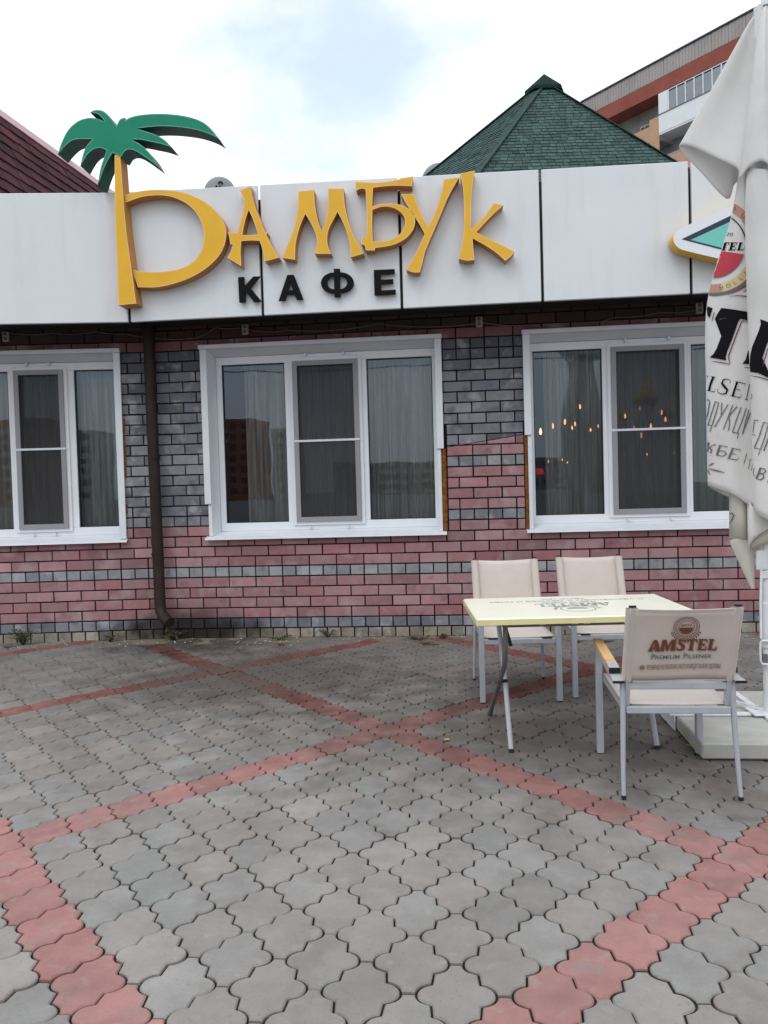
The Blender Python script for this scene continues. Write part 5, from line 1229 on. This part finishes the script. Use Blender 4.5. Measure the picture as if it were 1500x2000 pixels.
# foot: steel cross with braces
k = MB(); z0 = .012
for d in (Vector((1, 0, 0)), Vector((0, 1, 0))):
    p = U0 - d * .46; q = U0 + d * .46; k.beam(p + Vector((0, 0, .055)), q + Vector((0, 0, .055)), .035, .085)
k.beam(U0 + Vector((-.50, 0, .09)), U0 + Vector((.5, 0, .09)), .05, .008)
k.cbox(U0.x - .07, U0.x + .07, U0.y - .07, U0.y + .07, .0965, .108, .003)
ubuild(k, 'foot_cross', M['wsteel'], None, True)
k = MB()
for sx, sy in ((-1, 1), (1, 1)):
    k.beam(U0 + Vector((sx * .02, sy * .02, .12)), U0 + Vector((sx * .21, sy * .34, .10)), .018, .018)
ubuild(k, 'brace', M['wsteel'], None, True)
k = MB()
for x0 in (-.475, ): k.beam(U0 + Vector((x0, -.03, .05)), U0 + Vector((x0, .52, .05)), .006, .085)
ubuild(k, 'side_plate', M['wsteel'], None, True)
sl0 = None
for (x, y, lab) in ((3.955, -3.080, 'front left grey concrete slab weighing down the umbrella foot'), (3.955, -2.555, 'grey concrete slab behind the front left one, nearer the wall'), (4.445, -3.080, 'grey concrete slab in front of the pole at the right edge'), (4.445, -2.555, 'grey concrete slab behind the pole at the right edge')):
    if sl0 is None:
        k = MB(); k.cbox(-.222, .222, -.222, .222, .008, .088, .008); sl0 = o = k.build('concrete_slab', M['slab'])
        sl0.data.materials.append(M['slab'])
    else: o = sl0.copy(); C.objects.link(o)
    o.location = (x, y, 0); o.rotation_euler = (0, 0, rnd.gauss(0, .012)); tag(o, lab, 'concrete slab', 'slabs holding the umbrella foot')

# ---------------------------------------------------------------- weeds, twig, leaves
def weed(P, nst, h, spread, label, mats, dark=.5):
    w = thing('weed', label, 'weed', P, 0, 'weeds along the foot of the wall')
    st_ = MB(); lf = MB()
    for i in range(nst):
        a = rnd.random() * 6.283; r = spread * rnd.uniform(.2, 1); hh = h * rnd.uniform(.35, 1)
        e = Vector((math.cos(a) * r, math.sin(a) * r * .6 - .02, hh)); mid = e * .5 + Vector((0, 0, hh * .2)); st_.tube([(rnd.uniform(-.01, .01), 0, -.01), mid, e], .0018, 4)
        for j in range(7):
            t = rnd.uniform(.15, 1); c = (mid * (2 * t) if t < .5 else mid.lerp(e, 2 * t - 1)); d = Vector((rnd.gauss(0, 1), rnd.gauss(0, 1), rnd.gauss(.2, .6))).normalized(); s = rnd.uniform(.012, .028); n_ = d.orthogonal().normalized() * s * .28
            lf.cur = 0 if rnd.random() > dark else 1; lf.add([c, c + d * s * .5 + n_, c + d * s, c + d * s * .5 - n_], [(0, 1, 2, 3)])
    st_.build('stems', M['twig'], w); lf.build('leaves', mats, w, False); return w
gd = [M['leafg'], M['leafd']]
def foot(px, d=.05):
    if px < 290: P = onL(px, 1240, -d); P = ML @ Vector((P.x, -d, 0))
    else: P = onY(px, 1240, -d)
    return Vector((P.x, P.y, 0))
weed(foot(45, .09), 46, .17, .15, 'dense dark weed with a bright green tip below the left window', [M['leafd'], M['leafg']], .45)
weed(foot(215), 12, .06, .10, 'small low weed at the wall left of the downpipe', gd)
weed(foot(338, .08), 40, .10, .24, 'tangle of dark weeds under the downpipe outlet', [M['leafd'], M['twig']], .6)
weed(foot(640), 14, .08, .08, 'green tuft at the plinth right of the downpipe', gd, .2)
weed(foot(548, .1), 12, .03, .18, 'flat strip of moss and weed along the plinth', gd, .4)
weed(foot(815, .2), 16, .035, .16, 'dry weed in the paving joints left of the table', gd, .7)
weed(foot(868, .16), 12, .05, .07, 'small yellow green weed beside the table chairs', gd, .4)
k = MB(); p = onZ(825, 1260, .01); q = onZ(858, 1259, .012); k.tube([p, p.lerp(q, .5) + Vector((0, .012, .004)), q], .005, 6); tag(k.build('twig', M['twig']), 'short dark twig lying near the wall left of the table', 'twig')
def leaf(px, py, s, rz, label, mtl=None):
    P = onZ(px, py, .006); k = MB(); n = 8; V = []; 
    for i in range(n + 1):
        u = i / n; V.append((s * (u - .5), s * .26 * math.sin(math.pi * u) ** .8, .004 + s * .10 * (u - .5) ** 2)); V.append((s * (u - .5), -s * .26 * math.sin(math.pi * u) ** .8, .004 + s * .14 * (u - .5) ** 2))
    k.add(V, [(2 * i, 2 * i + 1, 2 * i + 3, 2 * i + 2) for i in range(n)]); o = k.build('fallen_leaf', mtl or M['leafy'], None, False); o.location = P; o.rotation_euler = (.1, .1, rz); o.modifiers.new('t', 'SOLIDIFY').thickness = .0008; tag(o, label, 'leaf')
gk = MB()
for i in range(140):
    x = rnd.uniform(-2.6, 5.5); y = -abs(rnd.gauss(.05, .16)) - .06 - (max(0, -.3 - x) * .12); q = rnd.uniform(.004, .014); c = Vector((x, y, q * .3))
    gk.add([c + Vector((a * q * rnd.uniform(.6, 1.2), b * q * rnd.uniform(.5, 1), cc * q * .6)) for a, b, cc in ((1, 0, 0), (-1, 0, 0), (0, 1, 0), (0, -1, 0), (0, 0, 1), (0, 0, -1))], [(0, 2, 4), (2, 1, 4), (1, 3, 4), (3, 0, 4), (2, 0, 5), (1, 2, 5), (3, 1, 5), (0, 3, 5)])
tag(gk.build('grit', M['slab']), kind='stuff')
for i, (x, z) in enumerate(((0, 9.2), (.0, 8.3))):
    k = MB(); k.tube([(-60 + j * 6, -34 - i * 2, z + .0011 * (j * 6 - 60) ** 2) for j in range(21)], .03, 6); tag(k.build('overhead_cable', M['rubber']), ['upper overhead cable across the street, mirrored in the left windows', 'lower overhead cable across the street, mirrored in the left windows'][i], 'cable')
leaf(1349, 1457, .055, .1, 'yellow fallen leaf beside the corner of the front left slab')
leaf(872, 1445, .045, .9, 'pale fallen leaf on the paving left of the table legs', M['wood'])
leaf(508, 1258, .03, .4, 'tiny pale leaf on the paving near the downpipe', M['plastic'])

# ---------------------------------------------------------------- APARTMENT BLOCK behind the cafe
apt = thing('apartment_block', 'grey panel apartment block with a red brick band and white glazed balcony', 'building')
A0 = Vector((11.44, 44.67, 0)); ad = Vector((.656, -.755, 0)); an = Vector((-.755, -.656, 0))
MA = Matrix((ad, -an, Vector((0, 0, 1)))).transposed().to_4x4(); MA.translation = A0      # x along the facade, y into the block
def ab(name, mtl, boxes, parent=None):
    k = MB(MA)
    for b in boxes: k.box(*b)
    return k.build(name, mtl, parent or apt)
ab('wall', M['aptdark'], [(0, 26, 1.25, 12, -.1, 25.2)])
par = ab('parapet', M['aptdark'], [(-.02, 26, .06, 12.2, 25.22, 26.18)])
for i in range(26):       # ribbed parapet panels, one part per panel
    k = MB(MA); k.cbox(i + .012, i + .988, -.02, .055, 25.20, 26.20, .012); 
    for j in range(4): k.box(i + .2 * (j + 1) - .02, i + .2 * (j + 1) + .02, -.045, -.021, 25.22, 26.18)
    k.build('parapet_panel', M['aptgrey'], par)
ab('roof_flashing', M['flash'], [(-.1, 26.1, -.10, 12.2, 26.205, 26.29)])
ab('brick_band', M['aptred'], [(0, 26, -.01, 1.2, 24.36, 25.195)])
bal = ab('balcony', M['aptwhite'], [(5.62, 11.6, -.04, .02, 22.0, 23.06), (5.62, 5.68, .02, 1.24, 22.0, 24.30), (5.62, 6.24, -.04, .02, 23.10, 24.30), (5.62, 11.6, -.02, 1.24, 21.9, 21.99)])
ab('balcony_ledge', M['dgrey'], [(5.60, 11.6, -.08, .02, 23.061, 23.095)], bal)
for i in range(9):
    x = 6.25 + i * .55
    ab('balcony_frame', M['aptwhite'], [(x, x + .06, -.03, .02, 23.10, 24.25)], bal); ab('balcony_pane', M['aptglass'], [(x + .06, x + .55, .0, .01, 23.10, 24.18)], bal)
ab('balcony_head', M['aptwhite'], [(6.24, 11.6, -.03, .02, 24.255, 24.30)], bal); ab('balcony_shadow_gap', M['dark'], [(5.6, 11.6, -.01, .3, 24.302, 24.355)], bal)
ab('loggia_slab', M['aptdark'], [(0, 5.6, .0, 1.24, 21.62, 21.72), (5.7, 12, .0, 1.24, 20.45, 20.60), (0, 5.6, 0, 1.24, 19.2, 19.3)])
ab('ochre_panel', M['aptorange'], [(4.98, 5.61, -.02, .04, 20.9, 23.03)]); ab('ochre_panel', M['aptorange'], [(2.6, 4.97, -.015, .04, 21.73, 22.64)])
ab('ochre_panel', M['aptorange'], [(2.6, 9, -.015, .04, 19.35, 20.44)])
wn_ = ab('window', M['aptwhite'], [(3.45, 4.45, 1.2, 1.245, 22.75, 23.5)])
for i in range(3): ab('pane', M['fargap'], [(3.50 + i * .31, 3.77 + i * .31, 1.185, 1.199, 22.8, 23.44)], wn_)
wn2 = ab('window', M['aptwhite'], [(6.3, 7.6, 1.2, 1.245, 20.7, 21.6)])
for i in range(2): ab('pane', M['fargap'], [(6.36 + i * .62, 6.92 + i * .62, 1.185, 1.199, 20.76, 21.54)], wn2)
ab('railing', M['dgrey'], [(0, 4.97, .0, .02, 22.655, 22.68)] + [(.3 + i * .35, .32 + i * .35, .0, .02, 21.73, 22.655) for i in range(7)])
ab('antenna', M['dgrey'], [(8.3, 8.33, 1.0, 1.03, 26.3, 26.95)])
# the town across the street, seen only as reflections in the glass
def far_block(x, y, w, d, floors, mtl, rz, label):
    b = thing('far_apartment_block', label, 'building', (x, y, 0), rz, 'apartment blocks mirrored in the windows')
    h = floors * 2.9 + 1; k = MB(); k.box(-w / 2, w / 2, -d / 2, d / 2, -.1, h); k.build('wall', mtl, b)
    k = MB(); g2 = MB()
    for f in range(floors):
        z = 1.2 + f * 2.9
        for i in range(int(w / 3.2)):
            xx = -w / 2 + 1.2 + i * 3.2; g2.box(xx, xx + 1.7, d / 2 + .01, d / 2 + .05, z + .2, z + 1.7)
        for i in range(int(w / 12.8) + 1):
            xx = -w / 2 + 2 + i * 12.8
            if xx + 5 < w / 2: k.box(xx, xx + 5, d / 2, d / 2 + 1.1, z - .9, z + .15)
    k.build('balconies', M['farband'], b); o = g2.build('windows', M['fargap'], b); o['kind'] = 'stuff'; b.children[1]['kind'] = 'stuff'
far_block(-57, -200, 14, 14, 7, M['farred'], .12, 'brown red block mirrored in the left pane of the middle window')
far_block(-42.7, -200, 6, 10, 6, M['farband'], .1, 'pale tower mirrored in the right pane of the left window')
far_block(-75, -210, 18, 14, 7, M['farwall'], .1, 'grey slab block mirrored at the edge of the left window')
far_block(12, -230, 92, 14, 3, M['farwall'], .0, 'long low block mirrored along the foot of the windows')
ch = thing('church', 'white church with gilded domes mirrored in the right window', 'church', (27.3, -95, 0), 0)
k = MB(); k.box(-4, 4, -4, 4, -.1, 7.5); k.build('wall', M['aptwhite'], ch)
for x, z, r in ((0, 11.2, 1.7), (-3, 9.6, .8), (3, 9.6, .8)):
    k = MB(); k.tube([(x, 0, 7.4), (x, 0, z)], r * .7, 14); k.build('drum', M['aptwhite'], ch)
    k = MB(); k.smooth = True; k.tube([(x, 0, z), (x, 0, z + r * .4), (x, 0, z + r), (x, 0, z + r * 1.6), (x, 0, z + r * 2.4)], [r * .75, r, r * .85, r * .35, .05], 16); k.build('dome', M['golddome'], ch)
